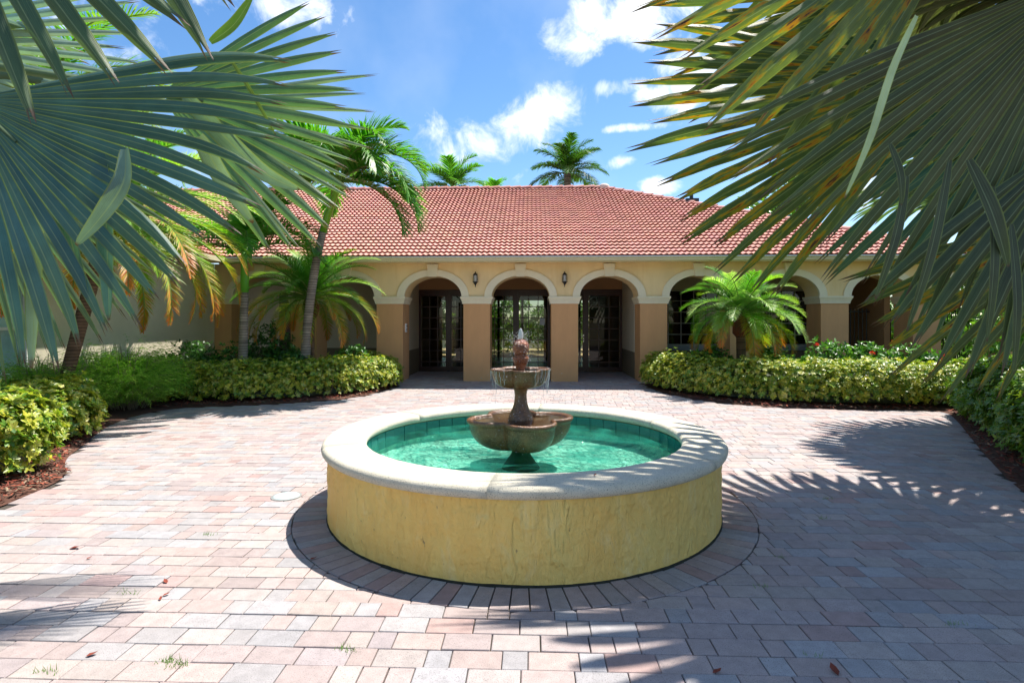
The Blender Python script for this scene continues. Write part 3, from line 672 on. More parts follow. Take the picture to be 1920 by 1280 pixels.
# lanterns, keypad, notice
def lantern(u, label, first=None):
    X = (u-960)/F*14.3; lx = w2loc(X, 14.3-X*.036)[0]
    wp = loc2w(lx, -.003, 2.60)
    if first:
        r_ = first.copy(); COL.objects.link(r_); r_.location = wp
        for ch in first.children:
            c = ch.copy(); COL.objects.link(c); c.parent = r_
            for g_ in ch.children: d = g_.copy(); COL.objects.link(d); d.parent = c
    else:
        r_ = empty('wall_lantern', wp, ROT); yc = -.11
        MB().box((-.045, -.02, -.02), (.045, 0, .13)).build('backplate', M['black'], r_)
        MB().tube([(0, 0, .09), (0, -.05, .13), (0, yc, .125)], .01, 8).build('bracket', M['black'], r_)
        k = MB().lathe([(.012, .19), (.014, .16), (.03, .15), (.055, .125), (.062, .105), (.05, .10)], 8, c0=(0, yc)); k.build('cap', M['black'], r_)
        MB().lathe([(.008, -.20), (.012, -.16), (.02, -.14), (.055, -.085), (.072, -.075), (.072, -.062), (.055, -.058)], 8, c0=(0, yc)).build('base', M['black'], r_)
        g_ = MB().lathe([(.046, -.058), (.040, .10)][::1], 6, c0=(0, yc)); g_.build('glass', M['lamp_glass'], r_)
        for j in range(6):
            a = 2*math.pi*j/6; MB().tube([(math.cos(a)*.062, yc+math.sin(a)*.062, -.065), (math.cos(a)*.048, yc+math.sin(a)*.048, .108)], .0055, 5).build('cage_bar', M['black'], r_)
    tag(r_, label, 'lantern', 'wall lanterns between the arches'); return r_
l1 = lantern(892, 'black wall lantern between the left and middle door arches')
lantern(1058, 'black wall lantern between the middle and right door arches', l1)
px_ = edges[2]+.34
kp = empty('intercom', loc2w(px_+.003, .30, 1.36), ROT); tag(kp, 'small white intercom box on the inner side of the brown pillar left of the doors', 'intercom')
MB().box((0, -.06, -.11), (.035, .06, .11)).build('case', M['white'], kp); MB().box((.035, -.035, -.08), (.038, .035, -.01)).build('keypad', M['black'], kp); MB().box((.035, -.035, .03), (.038, .035, .07)).build('display', M['glass_dark'], kp)
ntc = tag(MB().box((-.075, -.004, -.10), (.075, 0, .10)).build('paper_notice', surf('printed paper', (.62, .66, .68), .8, .1, 3)), 'sheet of white paper stuck to the glass door right of the middle', 'notice'); ntc.location = loc2w(.82, BY+.055, 1.52); ntc.rotation_euler.z = ROT

# iron fence in the passage arch
fe = tag(empty('iron_fence', loc2w(9.15, 1.4), ROT), 'black iron railing in the right hand archway', 'fence')
bm_ = MB().tube([(0, 0, .05), (0, 0, 1.88)], .014, 6).mesh('bar', M['black'])
for i in range(32): obj('bar', bm_, fe, (.09+i*.108, 0, 0))
for z in (.12, 1.78): MB().box((0, -.018, z), (3.5, .018, z+.035)).build('rail', M['black'], fe)
for xx in (0, 1.1, 3.5): MB().box((xx-.03, -.03, 0), (xx+.03, .03, 1.95)).build('post', M['black'], fe)

# ------------------------------------------------------------------ fountain
FT = tag(empty('garden_fountain', (FX, FY, 0)), 'round yellow stucco fountain with stone rim and two tier brown scalloped bowls in turquoise water', 'fountain')
wm = MB(); n = 720; rows_ = 60; RB = 1.616; rg = []
for k in range(rows_+1):
    z = .535*k/rows_; ring = []
    for j in range(n):
        a = 2*math.pi*j/n; p = Vector((math.cos(a)*4.2, math.sin(a)*4.2, z*6))
        q_ = Vector((p.x*1.6, p.y*1.6, p.z*.7)); d = .007*mnoise.fractal(p*1.2, 1, 2, 3)+.005*max(0, .16-abs(mnoise.noise(q_*3.1)))/.16*(.4+mnoise.noise(q_*.9))+.003*mnoise.noise(p*6); r_ = RB+d*min(1, .25+k/14)
        ring.append(wm.vert((r_*math.cos(a), r_*math.sin(a), z-.005)))
    rg.append(ring)
for k in range(rows_):
    for j in range(n): wm.face(rg[k][j], rg[k][(j+1) % n], rg[k+1][(j+1) % n], rg[k+1][j])
inn = [[wm.vert((1.36*math.cos(2*math.pi*j/n), 1.36*math.sin(2*math.pi*j/n), z)) for j in range(n)] for z in (.53, .02)]
for j in range(n): wm.face(inn[0][j], inn[0][(j+1) % n], inn[1][(j+1) % n], inn[1][j]); wm.face(rg[-1][j], rg[-1][(j+1) % n], inn[0][(j+1) % n], inn[0][j])
wm.build('basin_wall', M['stucco'], FT, True)
gr = MB(); 
for j in range(n):
    pass
gk = [[gr.vert((r_*math.cos(2*math.pi*j/n)*(1+.0012*mnoise.noise((j*.11, 0, 0))), r_*math.sin(2*math.pi*j/n)*(1+.0012*mnoise.noise((j*.11, 0, 0))), z)) for j in range(n)] for r_, z in ((1.606, .020), (1.622, .010), (1.627, -.012))]
for k in range(2):
    for j in range(n): gr.face(gk[k][j], gk[k][(j+1) % n], gk[k+1][(j+1) % n], gk[k+1][j])
gr.build('mildew_line', surf('black mildew', (.03, .03, .02), .95, .4, 20), FT)
# coping: bullnose stones
NC = 6
prof = []
ro, ri, zt, zb = 1.665, 1.318, .592, .512
for i in range(9): a = -math.pi/2+math.pi*i/8; prof.append((ro-.04+.04*math.cos(a), (zt+zb)/2+.04*math.sin(a)))
prof += [(ro-.12, zt+.003), ((ro+ri)/2, zt+.006), (ri+.12, zt+.003)]
for i in range(9): a = math.pi/2+math.pi*i/8; prof.append((ri+.04+.04*math.cos(a), (zt+zb)/2+.04*math.sin(a)))
for s_ in range(NC):
    a0 = 2*math.pi*(s_+.36)/NC; a1 = a0+2*math.pi/NC; mb = MB(); rr = []; off = 0
    for k in range(19):
        a = a0+.0004+(a1-a0-.0008)*k/18
        rr.append([mb.vert((r_*math.cos(a)+(.0025*mnoise.noise((r_*9, a*12, z*20))), r_*math.sin(a), z+off+.002*mnoise.noise((a*14, r_*6, 3)))) for r_, z in prof])
    m_ = len(prof)
    for k in range(18):
        for j in range(m_): mb.face(rr[k][j], rr[k][(j+1) % m_], rr[k+1][(j+1) % m_], rr[k+1][j])
    mb.face(*rr[0][::-1]); mb.face(*rr[-1]); mb.build('coping_stone', M['coping'], FT, False)
for o in FT.children:
    if o.name.startswith('coping'): o.data.polygons.foreach_set('use_smooth', np.ones(len(o.data.polygons), dtype=bool))
NT = 54; ZW = .435
tmb = MB(); 
da = math.pi/NT*.965
for r_ in (1.358, 1.342):
    for a, z in ((-da, .36), (da, .36), (da, .508), (-da, .508)): tmb.vert((r_*math.cos(a), r_*math.sin(a), z))
for f_ in ((4, 7, 6, 5), (0, 1, 5, 4), (1, 2, 6, 5), (2, 3, 7, 6), (3, 0, 4, 7)): tmb.face(*f_)
tme = tmb.mesh('wall_tile', M['pooltile'])
for i in range(NT): o = obj('wall_tile', tme, FT); o.rotation_euler.z = 2*math.pi*(i+random.gauss(0, .01))/NT
mb = MB(); mb.lathe([(1.356, .372), (1.354, .31), (1.30, .285), (.6, .275), (.02, .275)], 96); mb.f = mb.f[:-2]; mb.build('basin_floor', M['poolpaint_caustic'], FT, True)
mb = MB(); mb.face(*[mb.vert((1.34*math.cos(2*math.pi*j/96), 1.34*math.sin(2*math.pi*j/96), ZW)) for j in range(96)]); mb.build('water', M['water'], FT)
RO_ = R(-90+17)
def quatre(c, q):
    def f(a, r_, z): 
        d = (a-RO_+math.pi/4) % (math.pi/2)-math.pi/4; s_ = c*math.sin(d); return (c*math.cos(d)+math.sqrt(max(q*q-s_*s_, 1e-6)))*r_
    return f
def bowl(name, c, q, z0, z1, rimw, parent):
    mb = MB(); f = quatre(c, q); H = z1-z0
    pr = []
    for i in range(9):
        t = i/8; pr.append((.30+.66*math.sin(t*math.pi/2)**.8, z0+(H*.80)*(1-math.cos(t*math.pi/2))))
    pr += [(.965, z0+H*.82), (.985, z0+H*.84), (1.0, z0+H*.88), (1.01, z0+H*.93), (1.0, z0+H*.98), (.97, z1), (.925, z1-.002), (.90, z1-.012), (.88, z1-.03), (.80, z1-.06), (.3, z1-.085)]
    mb.lathe(pr, 112, lambda a, r_, z: f(a, r_, z)*(1+.006*mnoise.noise((math.cos(a)*14, math.sin(a)*14, z*30))))
    return mb.build(name, M['bowl'], parent, True)
CX0 = -.022
def at_c(o): o.location = (CX0, 0, 0); return o
at_c(bowl('lower_bowl', .248, .222, .447, .715, .03, FT))
at_c(bowl('upper_bowl', .142, .122, .965, 1.135, .02, FT))
def wpool(c, q, z, s_):
    mb = MB(); f = quatre(c, q); mb.face(*[mb.vert((f(2*math.pi*j/96, 1, z)*s_*math.cos(2*math.pi*j/96), f(2*math.pi*j/96, 1, z)*s_*math.sin(2*math.pi*j/96), z)) for j in range(96)])
    return at_c(mb.build('bowl_water', glassmat('bowl water', (.55, .5, .4), .08, 1.5), FT))
wpool(.248, .222, .698, .895); wpool(.142, .122, 1.126, .90)
at_c(MB().lathe([(.17, .27), (.12, .34), (.08, .40), (.07, .47)], 32).build('pedestal', surf('reflection green pedestal', (.03, .075, .03), .6, .4, 12), FT, True))  # bowl's dark reflection put into the pedestal's green colour and flared shape
at_c(MB().lathe([(.115, .66), (.112, .70), (.10, .735), (.075, .78), (.057, .84), (.052, .90), (.058, .945), (.075, .97), (.08, .985), (.07, 1.0)], 32).build('stem', M['bowl'], FT, True))
at_c(MB().lathe([(.042, 1.10), (.036, 1.135), (.05, 1.16), (.066, 1.20), (.074, 1.225), (.07, 1.235), (.055, 1.24), (.06, 1.25), (.05, 1.255)], 28).build('finial_pot', M['ball'], FT, True))
mb = MB(); mb.lathe([(.074*math.sin(math.pi*max(i, .05)/12.0 if i < 12 else math.pi*.996), 1.315-.078*math.cos(math.pi*i/12)) for i in range(13)], 40, lambda a, r_, z: r_*(1+.10*mnoise.noise((math.cos(a)*3.1+5, math.sin(a)*3.1, z*44))))
at_c(mb.build('finial_ball', M['ball'], FT, True))
mb = MB(); mb.lathe([(.024, 1.375), (.021, 1.40), (.024, 1.42), (.019, 1.445), (.013, 1.468), (.004, 1.485)], 14, lambda a, r_, z: r_*(1+.35*mnoise.noise((math.cos(a)*2, math.sin(a)*2, z*60)))); at_c(mb.build('water_jet', M['spray'], FT, True))
f = quatre(.142, .122); f2 = quatre(.066, .02)
sm = []
for k in range(28):
    side = random.random()
    a = (R(180)+random.gauss(0, .35)) if k % 2 else random.gauss(0, .35)
    if k % 5 == 0: a = random.uniform(R(200), R(340))
    r_ = f(a, 1, 0)*1.01; z = 1.125; ln = random.choice((.10, .16, .22, .30)) if k % 5 else .12; pts = [Vector((r_*.96*math.cos(a), r_*.96*math.sin(a), 1.137))]; vx = random.uniform(.00, .025)
    for i in range(9):
        t = i/8; rr_ = r_-.045*max(0, min(1, (t*ln)/.16))*.8+vx*t+random.gauss(0, .003); pts.append(Vector((rr_*math.cos(a+.01*math.sin(i*2)), rr_*math.sin(a+.01*math.sin(i*2)), z-ln*t)))
    mb = MB(); mb.tube(pts, [random.uniform(.0009, .0034)*(1-.5*i/10) for i in range(10)], 6); sm.append(mb)
for mb in sm: at_c(mb.build('water_strand', M['spray'], FT, True))
dm = MB()
for k in range(700):
    t = random.random(); a = random.uniform(0, 6.28)
    if k < 300: r_ = random.uniform(.02, .12); z = random.uniform(1.2, 1.46)
    else: r_ = random.uniform(.18, .42); z = random.uniform(.45, 1.1)
    p = Vector((r_*math.cos(a), r_*math.sin(a), z)); s_ = random.uniform(.0012, .003)
    i = [dm.vert(p+Vector(q)*s_) for q in ((1, 0, 0), (-1, 0, 0), (0, 1, 0), (0, -1, 0), (0, 0, 1.5), (0, 0, -1.5))]
    for q in ((0, 2, 4), (2, 1, 4), (1, 3, 4), (3, 0, 4), (2, 0, 5), (1, 2, 5), (3, 1, 5), (0, 3, 5)): dm.face(*[i[j] for j in q])
o = at_c(dm.build('water_drops', M['spray'], FT)); o['kind'] = 'stuff'
# utility cover by the ring
c0 = P(537, 930, 1627.5/329)
uc = tag(empty('utility_cover', (c0.x, c0.y, .002)), 'small pale blue grey plastic cover set in the paving left of the fountain', 'cover')
MB().lathe([(.11, -.012), (.112, .001), (.105, .006), (.03, .008), (.005, .008)], 28).build('lid', surf('faded plastic lid', (.42, .50, .50), .7, .2, 12), uc, True)
MB().lathe([(.128, -.014), (.13, .002), (.116, .003)], 28).build('rim', surf('grey rim', (.25, .26, .25), .8, .2, 12), uc)

# ------------------------------------------------------------------ foliage generators
LT = np.array([(0, 0, 0), (.35, .5, .10), (.75, .38, .07), (1, 0, -.05), (.75, -.38, .07), (.35, -.5, .10)])
def leaves(P_, D, Nn, Ls_, Ws, C, name, mat, parent, tipc=None):
    D = D/np.linalg.norm(D, axis=1, keepdims=True); S_ = np.cross(Nn, D); S_ /= np.linalg.norm(S_, axis=1, keepdims=True)+1e-9; Nn = np.cross(D, S_)
    V = P_[:, None, :]+D[:, None, :]*(LT[None, :, 0:1]*Ls_[:, None, None])+S_[:, None, :]*(LT[None, :, 1:2]*Ws[:, None, None])+Nn[:, None, :]*(LT[None, :, 2:3]*Ws[:, None, None])
    n = len(P_); b0 = np.arange(n)[:, None]*6; Fq = np.concatenate([b0+np.array([[0, 1, 2, 3]]), b0+np.array([[0, 3, 4, 5]])])
    Cc = np.repeat(C[:, None, :], 6, axis=1)
    if tipc is not None: Cc[:, [0, 3]] = Cc[:, [0, 3]]*.55+tipc*.45*1.0
    return np_mesh(name, V.reshape(-1, 3), Fq, Cc.reshape(-1, 3), mat, parent)
def pal(n, cols, wts):
    cols = np.array(cols); i = RNG.choice(len(cols), n, p=np.array(wts)/sum(wts)); return cols[i]*RNG.uniform(.75, 1.2, (n, 1))
VAR = ([(.74, .62, .07), (.48, .50, .05), (.15, .30, .03), (.05, .13, .02), (.82, .74, .26)], [2.3, 2.8, 3.0, 2.2, 1.0])
def bumpn(x, y, z): return mnoise.fractal(Vector((x*1.6, y*1.6, z*1.6)), 1, 2, 3)
def hedge(line, hw, h, label, n, cols=VAR, group='variegated hedges round the courtyard', ll=.075, dark=None):
    line = [Vector((a, b_, 0)) for a, b_ in line]
    for _ in range(3):
        new = [line[0]]
        for a, b_ in zip(line, line[1:]): new += [a.lerp(b_, .25), a.lerp(b_, .75)]
        line = new+[line[-1]]
    seg = [(b_-a).length for a, b_ in zip(line, line[1:])]; tot = sum(seg)
    root = empty('hedge', (line[0].x, line[0].y, 0)); o0 = np.array(line[0]); tag(root, label, 'hedge', group)
    def at(s):
        for k, L_ in enumerate(seg):
            if s <= L_ or k == len(seg)-1:
                d = (line[k+1]-line[k]).normalized(); return line[k]+d*s, d
            s -= L_
    def shape(s, a, dep):
        e = min(s, tot-s); k = min(1, math.sqrt(max(.02, 1-max(0, (hw-e)/hw)**2)))
        p, d = at(s); nrm = Vector((-d.y, d.x, 0)); ca, sa = math.cos(a), math.sin(a)
        x = hw*k*math.copysign(abs(ca)**.62, ca); z = .10+(h-.10)*(.5+.5*k)*abs(sa)**.62*(1 if sa > 0 else 0)
        q = p+nrm*x+Vector((0, 0, z)); m_ = .10*bumpn(q.x, q.y, q.z)+.06*mnoise.noise(q*4.3)
        out = (nrm*ca+Vector((0, 0, max(sa, .15)))).normalized()
        return q+out*(m_-dep), out
    nw = n; Pn = []; Dn = []
    for i in range(nw):
        s = random.uniform(0, tot); a = math.pi*random.random(); a = a if random.random() < .75 else random.choice((random.uniform(-.02, .5), random.uniform(math.pi-.5, math.pi)))
        dep = random.random()**2*.17-.03-(random.random()**4*.09); p, o_ = shape(s, a, dep)
        e = min(s, tot-s)
        if e < hw: _, d = at(s); o_ = (o_+d*(-1 if s < hw else 1)*(1-e/hw)).normalized()
        Pn.append(p); Dn.append(o_)
    Pn = np.array(Pn); Dn = np.array(Dn); up = np.array((0, 0, 1.))
    K = 7; ax = Dn+up*.5+RNG.normal(0, .35, Dn.shape); ax /= np.linalg.norm(ax, axis=1, keepdims=True)
    t1 = np.cross(ax, RNG.normal(0, 1, ax.shape)); t1 /= np.linalg.norm(t1, axis=1, keepdims=True); t2 = np.cross(ax, t1)
    PP = []; DD = []; NN = []
    for k in range(K):
        an = 2*math.pi*k/K+RNG.uniform(-.25, .25, (nw, 1)); d = t1*np.cos(an)+t2*np.sin(an)+ax*RNG.uniform(.05, .6, (nw, 1)); PP.append(Pn); DD.append(d); NN.append(ax)
    PP = np.concatenate(PP)-o0; DD = np.concatenate(DD); NN = np.concatenate(NN)+RNG.normal(0, .15, (nw*K, 3)); c = np.tile(pal(nw, *cols), (K, 1))*.6+pal(nw*K, *cols)*.4
    Lz = RNG.uniform(.7, 1.15, nw*K)*ll*np.tile(RNG.uniform(.6, 1.35, nw), K)
    leaves(PP, DD, NN, Lz, Lz*.42, c, 'foliage', M['leaf'], root, np.array((.10, .20, .03)))
    # added solid core, coloured dark as inner shade, blocks light through the hedge
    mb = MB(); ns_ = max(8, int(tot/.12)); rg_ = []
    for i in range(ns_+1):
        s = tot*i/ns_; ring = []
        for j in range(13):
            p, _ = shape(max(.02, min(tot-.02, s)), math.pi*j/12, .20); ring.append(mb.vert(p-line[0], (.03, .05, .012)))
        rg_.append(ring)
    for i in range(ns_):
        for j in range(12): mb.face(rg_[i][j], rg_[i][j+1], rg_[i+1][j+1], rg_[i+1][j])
    mb.build('shade_core', M['leaf'], root, True)
    sm_ = MB(); sm_.col = (.16, .11, .06)
    for i in range(int(tot*14)):
        s = random.uniform(.1, tot-.1); p, d = at(s); q = p+Vector((random.uniform(-hw, hw)*.7, random.uniform(-hw, hw)*.7, 0)); t_ = q+Vector((random.gauss(0, .1), random.gauss(0, .1), random.uniform(.2, .5)))
        sm_.tube([q-line[0], (q+t_)/2+Vector((random.gauss(0, .03), random.gauss(0, .03), 0))-line[0], t_-line[0]], [.009, .007, .004], 5)
    tag(sm_.build('stems', M['bark'], root), kind='stuff')
    return root
hedge([(-3.08, 13.75), (-3.25, 12.5), (-3.9, 11.45), (-5.0, 11.0), (-6.9, 10.75)], .50, .70, 'yellow green variegated hedge in front of the two grey trunked palms', 7600, ll=.055)
hedge([(3.62, 13.7), (3.72, 12.4), (4.35, 11.25), (5.5, 10.55), (7.0, 10.35), (8.9, 10.2)], .55, .74, 'long bright variegated hedge under the small feathery palm on the right', 11500, ll=.055)
hedge([(-5.95, 4.2), (-5.22, 5.4), (-5.3, 6.0)], .52, .80, 'bright variegated bush nearest the camera at the left edge', 3000, ll=.072)
hedge([(-5.95, 6.4), (-5.85, 7.2), (-6.6, 8.0)], .45, .70, 'variegated bush between the nearest left bush and the feathery shrub', 2600, ll=.068)
GRN = ([(.30, .36, .05), (.16, .30, .03), (.09, .22, .03), (.05, .13, .02), (.42, .40, .08)], [2, 3, 3, 2, .8])
hedge([(8.2, 9.3), (7.5, 7.9), (6.75, 6.6), (6.05, 5.5), (5.5, 4.2)], .78, .95, 'greener variegated hedge running along the right edge of the courtyard', 8500, GRN, ll=.07)

def shrub(name, x, y, rx_, ry_, h, n, cols, ll, label, cat, group=None, z0=.05, wid=.4, flowers=0, mat='leaf', part='foliage'):
    root = empty(name, (x, y, 0)); tag(root, label, cat, group); P_ = []; D_ = []
    for i in range(n):
        d = Vector((random.gauss(0, 1), random.gauss(0, 1), random.gauss(0, 1)))
        if d.z < 0: d.z *= .7
        d.normalize(); k = (random.random()**.45)
        q = Vector((d.x*rx_*k, d.y*ry_*k, z0+(h-z0)*(.45+.55*d.z*k))); q *= 1+.22*mnoise.noise(Vector((q.x+x, q.y+y, q.z))*2.6)
        q.z = max(.03, q.z); P_.append(q); D_.append((d+Vector((0, 0, .4))).normalized())
    P_ = np.array(P_); D_ = np.array(D_); K = 5; ax = D_+RNG.normal(0, .4, D_.shape); ax /= np.linalg.norm(ax, axis=1, keepdims=True)
    t1 = np.cross(ax, RNG.normal(0, 1, ax.shape)); t1 /= np.linalg.norm(t1, axis=1, keepdims=True); t2 = np.cross(ax, t1); PP = []; DD = []; NN = []
    for k in range(K):
        an = 2*math.pi*k/K+RNG.uniform(-.4, .4, (n, 1)); DD.append(t1*np.cos(an)+t2*np.sin(an)+ax*RNG.uniform(.1, .7, (n, 1))); PP.append(P_+ax*.01*k); NN.append(ax)
    Lz = RNG.uniform(.65, 1.2, n*K)*ll
    leaves(np.concatenate(PP), np.concatenate(DD), np.concatenate(NN), Lz, Lz*wid, pal(n*K, *cols), part, M[mat], root)
    sm_ = MB(); sm_.col = (.10, .08, .045)
    for i in range(9):
        a = random.uniform(0, 6.28); sm_.tube([(math.cos(a)*.08, math.sin(a)*.08, 0), (math.cos(a)*rx_*.35, math.sin(a)*ry_*.35, h*.5), (math.cos(a)*rx_*.6, math.sin(a)*ry_*.6, h*.8)], [.014, .009, .004], 5)
    tag(sm_.build('stems', M['bark'], root), kind='stuff')
    for i in range(flowers):
        a = random.uniform(-2.6, -.5); zz = random.uniform(.55, .98)*h; fc = Vector((math.cos(a)*rx_*.9, math.sin(a)*ry_*.9, zz)); m_ = 34
        d = RNG.normal(0, 1, (m_, 3)); d /= np.linalg.norm(d, axis=1, keepdims=True); d[:, 2] = np.abs(d[:, 2])
        leaves(np.array(fc)+d*.035, d+RNG.normal(0, .5, (m_, 3)), d, np.full(m_, .03), np.full(m_, .02), pal(m_, [(.62, .03, .03), (.7, .06, .05)], [1, 1]), 'flower_cluster', M['leaf'], root)
    return root
DK = ([(.035, .11, .02), (.06, .17, .03), (.10, .24, .04), (.025, .07, .015)], [3, 3, 1.5, 1])
for i, (x, y, rr_, h, lb) in enumerate([(-6.9, 12.0, .65, 1.05, 'dark glossy shrub at the left end behind the far left hedge'), (-6.1, 12.3, .6, .95, 'low dark shrub at the foot of the slim green shafted palm'),
        (-5.35, 12.5, .62, 1.50, 'tallest dark leafy shrub between the two grey palm trunks'), (-4.75, 12.0, .42, .95, 'small dark shrub just left of the leaning palm trunk'), (-3.65, 12.8, .5, .98, 'dark glossy shrub right of the leaning palm trunk')]):
    shrub('shrub', x, y, rr_, rr_*.7, h, 520, DK, .10, lb, 'shrub', 'dark shrubs behind the left hedge')
IX = ([(.05, .15, .02), (.09, .24, .03), (.16, .34, .05), (.03, .08, .015)], [3, 3, 2, 1])
for i, (x, y, rr_, h, fl_, lb) in enumerate([(4.35, 12.2, .55, 1.05, 0, 'dark leafy shrub left of the small feathery palm trunk'), (5.6, 12.0, .5, .95, 0, 'glossy green shrub just right of the small feathery palm trunk'),
        (6.55, 11.7, .55, 1.12, 1, 'tall ixora shrub with red flowers beside the right hand pillar'), (7.45, 11.6, .55, 1.02, 2, 'ixora shrub with red flowers in front of the iron railing'), (8.35, 11.5, .6, 1.1, 2, 'ixora shrub with red flowers below the hanging fan leaves')]):
    shrub('ixora_shrub' if fl_ else 'shrub', x, y, rr_, rr_*.7, h, 520, IX, .10, lb, 'shrub', 'shrubs behind the right hedge', flowers=fl_)
CR = ([(.5, .03, .03), (.6, .12, .03), (.25, .02, .03), (.10, .2, .03)], [3, 1.5, 2, 1])
shrub('croton', 10.55, 16.4, .5, .4, 1.65, 320, CR, .16, 'red leaved croton behind the iron railing', 'plant', wid=.3)
for (x, y, rr_, h, lb) in [(12.6, 15.6, 1.7, 2.9, 'dense green bush directly behind the right end of the iron railing'), (9.6, 9.2, 1.0, 1.5, 'mid green bush behind the right edge hedge'), (10.9, 11.6, 1.3, 2.6, 'tall green bush beyond the right end of the loggia'), (12.6, 18.5, 2.2, 3.4, 'leafy tree crown seen through the right archway'), (11.0, 21.5, 2.2, 3.8, 'sunlit green bush far through the right archway')]:
    shrub('garden_bush', x, y, rr_, rr_*.8, h, int(700*rr_), ([(.12, .28, .04), (.2, .38, .05), (.06, .15, .02)], [2, 2, 1]), .13, lb, 'bush', 'green bushes on the right')
for (x, y, rr_, h, lb) in [(-1.2, 27.5, 2.4, 3.2, 'sunlit green shrub seen through the middle glass doors'), (2.6, 28, 2.4, 3.0, 'green shrub beyond the terrace seen through the right glass doors'), (-4.6, 28, 2.2, 3.0, 'green shrub beyond the terrace seen through the left glass doors')]:
    shrub('garden_bush', x, y, rr_, 1.0, h, 900, ([(.16, .32, .04), (.3, .42, .06), (.08, .2, .02)], [2, 2, 1]), .2, lb, 'bush', 'green bushes behind the building')

# fine feathery shrub
def feather(x, y, rr_, h, n, label):
    root = empty('feathery_shrub', (x, y, 0)); tag(root, label, 'shrub', 'feathery shrubs by the wing wall'); V = []; Fq = []; C = []
    for i in range(n):
        a = random.uniform(0, 2*math.pi); out = random.random()**.7*rr_; hh = h*(1-.35*(out/rr_)**2)*random.uniform(.55, 1.05); b_ = Vector((math.cos(a)*out*.45, math.sin(a)*out*.45, hh*random.uniform(.25, .7)))
        c = random.choice([(.24, .46, .05), (.34, .56, .07), (.13, .30, .03), (.22, .20, .10) if random.random() < .3 else (.14, .33, .03)])
        pts = []; d = Vector((math.cos(a), math.sin(a), random.uniform(.6, 1.8))).normalized(); p = b_.copy(); st = random.uniform(.06, .10)*h
        for k in range(7): pts.append(p.copy()); p += d*st; d = (d+Vector((random.gauss(0, .08), random.gauss(0, .08), -.24))).normalized()
        s_ = Vector((-math.sin(a), math.cos(a), random.uniform(-.3, .3)))
        for k in range(6):
            w0 = .0035*(1-k/7); i0 = len(V); V += [pts[k]-s_*w0, pts[k]+s_*w0, pts[k+1]+s_*w0*.8, pts[k+1]-s_*w0*.8]; C += [c]*4; Fq.append((i0, i0+1, i0+2, i0+3))
            for sg in (-1, 1):
                e = (d+s_*sg*random.uniform(.5, 1.3)+Vector((0, 0, random.uniform(-.3, .5)))).normalized()*random.uniform(.03, .085); up_ = Vector((0, 0, .0034)); i0 = len(V)
                V += [pts[k]-up_, pts[k]+up_, pts[k]+e+up_*.3, pts[k]+e-up_*.3]; C += [c]*4; Fq.append((i0, i0+1, i0+2, i0+3))
    np_mesh('foliage', np.array(V), np.array(Fq), np.array(C), M['fine'], root)
    sm_ = MB(); sm_.col = (.22, .19, .13)
    for i in range(70):
        a = random.uniform(0, 6.28); r_ = random.uniform(.1, .8)*rr_; sm_.tube([(math.cos(a)*r_*.3, math.sin(a)*r_*.3, 0), (math.cos(a)*r_*.7, math.sin(a)*r_*.7, h*.45), (math.cos(a)*r_, math.sin(a)*r_, h*random.uniform(.5, .9))], [.006, .005, .003], 4)
    tag(sm_.build('stems', M['bark'], root), kind='stuff')
feather(-6.65, 9.7, 1.2, 1.32, 3600, 'mounded feathery green shrub in front of the sunlit wing wall')
feather(-7.1, 8.4, .95, 1.2, 2200, 'looser feathery shrub at the left edge below the fan palm')

# ------------------------------------------------------------------ feather palms
def frond(parent, base, az, el0, ln, bend, ll, nl, cols, lw=.022, droop=.5, vee=.5, name='frond', twist=0, p=1.3):
    mb = MB(); d = None; pts = []; ps = Vector(base); K = 22; dirs = []
    for k in range(K+1):
        t = k/K; el = el0-bend*t**p; a = az+twist*t; d = Vector((math.cos(a)*math.cos(el), math.sin(a)*math.cos(el), math.sin(el))); pts.append(ps.copy()); dirs.append(d); ps = ps+d*ln/K
    c0, c1, c2 = cols
    mb.tube(pts, [.022*(1-.85*k/K)*(ln/2.2)+.002 for k in range(K+1)], 5, c=tuple(.5*a+.5*b_ for a, b_ in zip(c0, (.22, .26, .08))))
    G = Vector((0, 0, -1))
    for i in range(nl):
        t = .14+.86*(i+random.random()*.6)/nl; kk = min(K-1, int(t*K)); q = pts[kk].lerp(pts[kk+1], t*K-kk); d = dirs[kk]
        side = d.cross(Vector((0, 0, 1))).normalized(); up_ = side.cross(d).normalized()
        env = math.sin(math.pi*min(1, (t*.86+.10)))**.6*(1 if t < .9 else 1-.35*(t-.9)/.1)
        for sg in (-1, 1):
            L_ = ll*env*random.uniform(.85, 1.1); ang = 1.05-.55*t+random.gauss(0, .06)
            e = (d*math.cos(ang)+side*sg*math.sin(ang)+up_*(vee*.5+random.gauss(0, .10))).normalized(); w0 = d.cross(e).cross(e).normalized() if False else e.cross(up_).normalized()
            tt = min(1, max(0, t+random.gauss(0, .10))); c = tuple(a+(b_-a)*min(1, tt*1.6) if tt < .62 else b_+(z-b_)*(tt-.62)/.38 for a, b_, z in zip(c0, c1, c2)); c = tuple(x*random.uniform(.8, 1.15) for x in c)
            prev = None; r_ = q.copy(); m_ = 4
            for s_ in range(m_+1):
                u = s_/m_; wd = lw*(.55+.9*u if u < .4 else (1-u)/.6*.91+.04)*.5; e2 = (e+G*droop*u*u*1.6).normalized()
                cc = tuple(x*(1+.0*u) for x in c); cur = (mb.vert(r_-w0*wd, cc), mb.vert(r_+w0*wd, cc))
                if prev: mb.face(prev[0], prev[1], cur[1], cur[0])
                prev = cur; r_ = r_+e2*L_/m_
    return mb.build(name, M['frond'], parent)
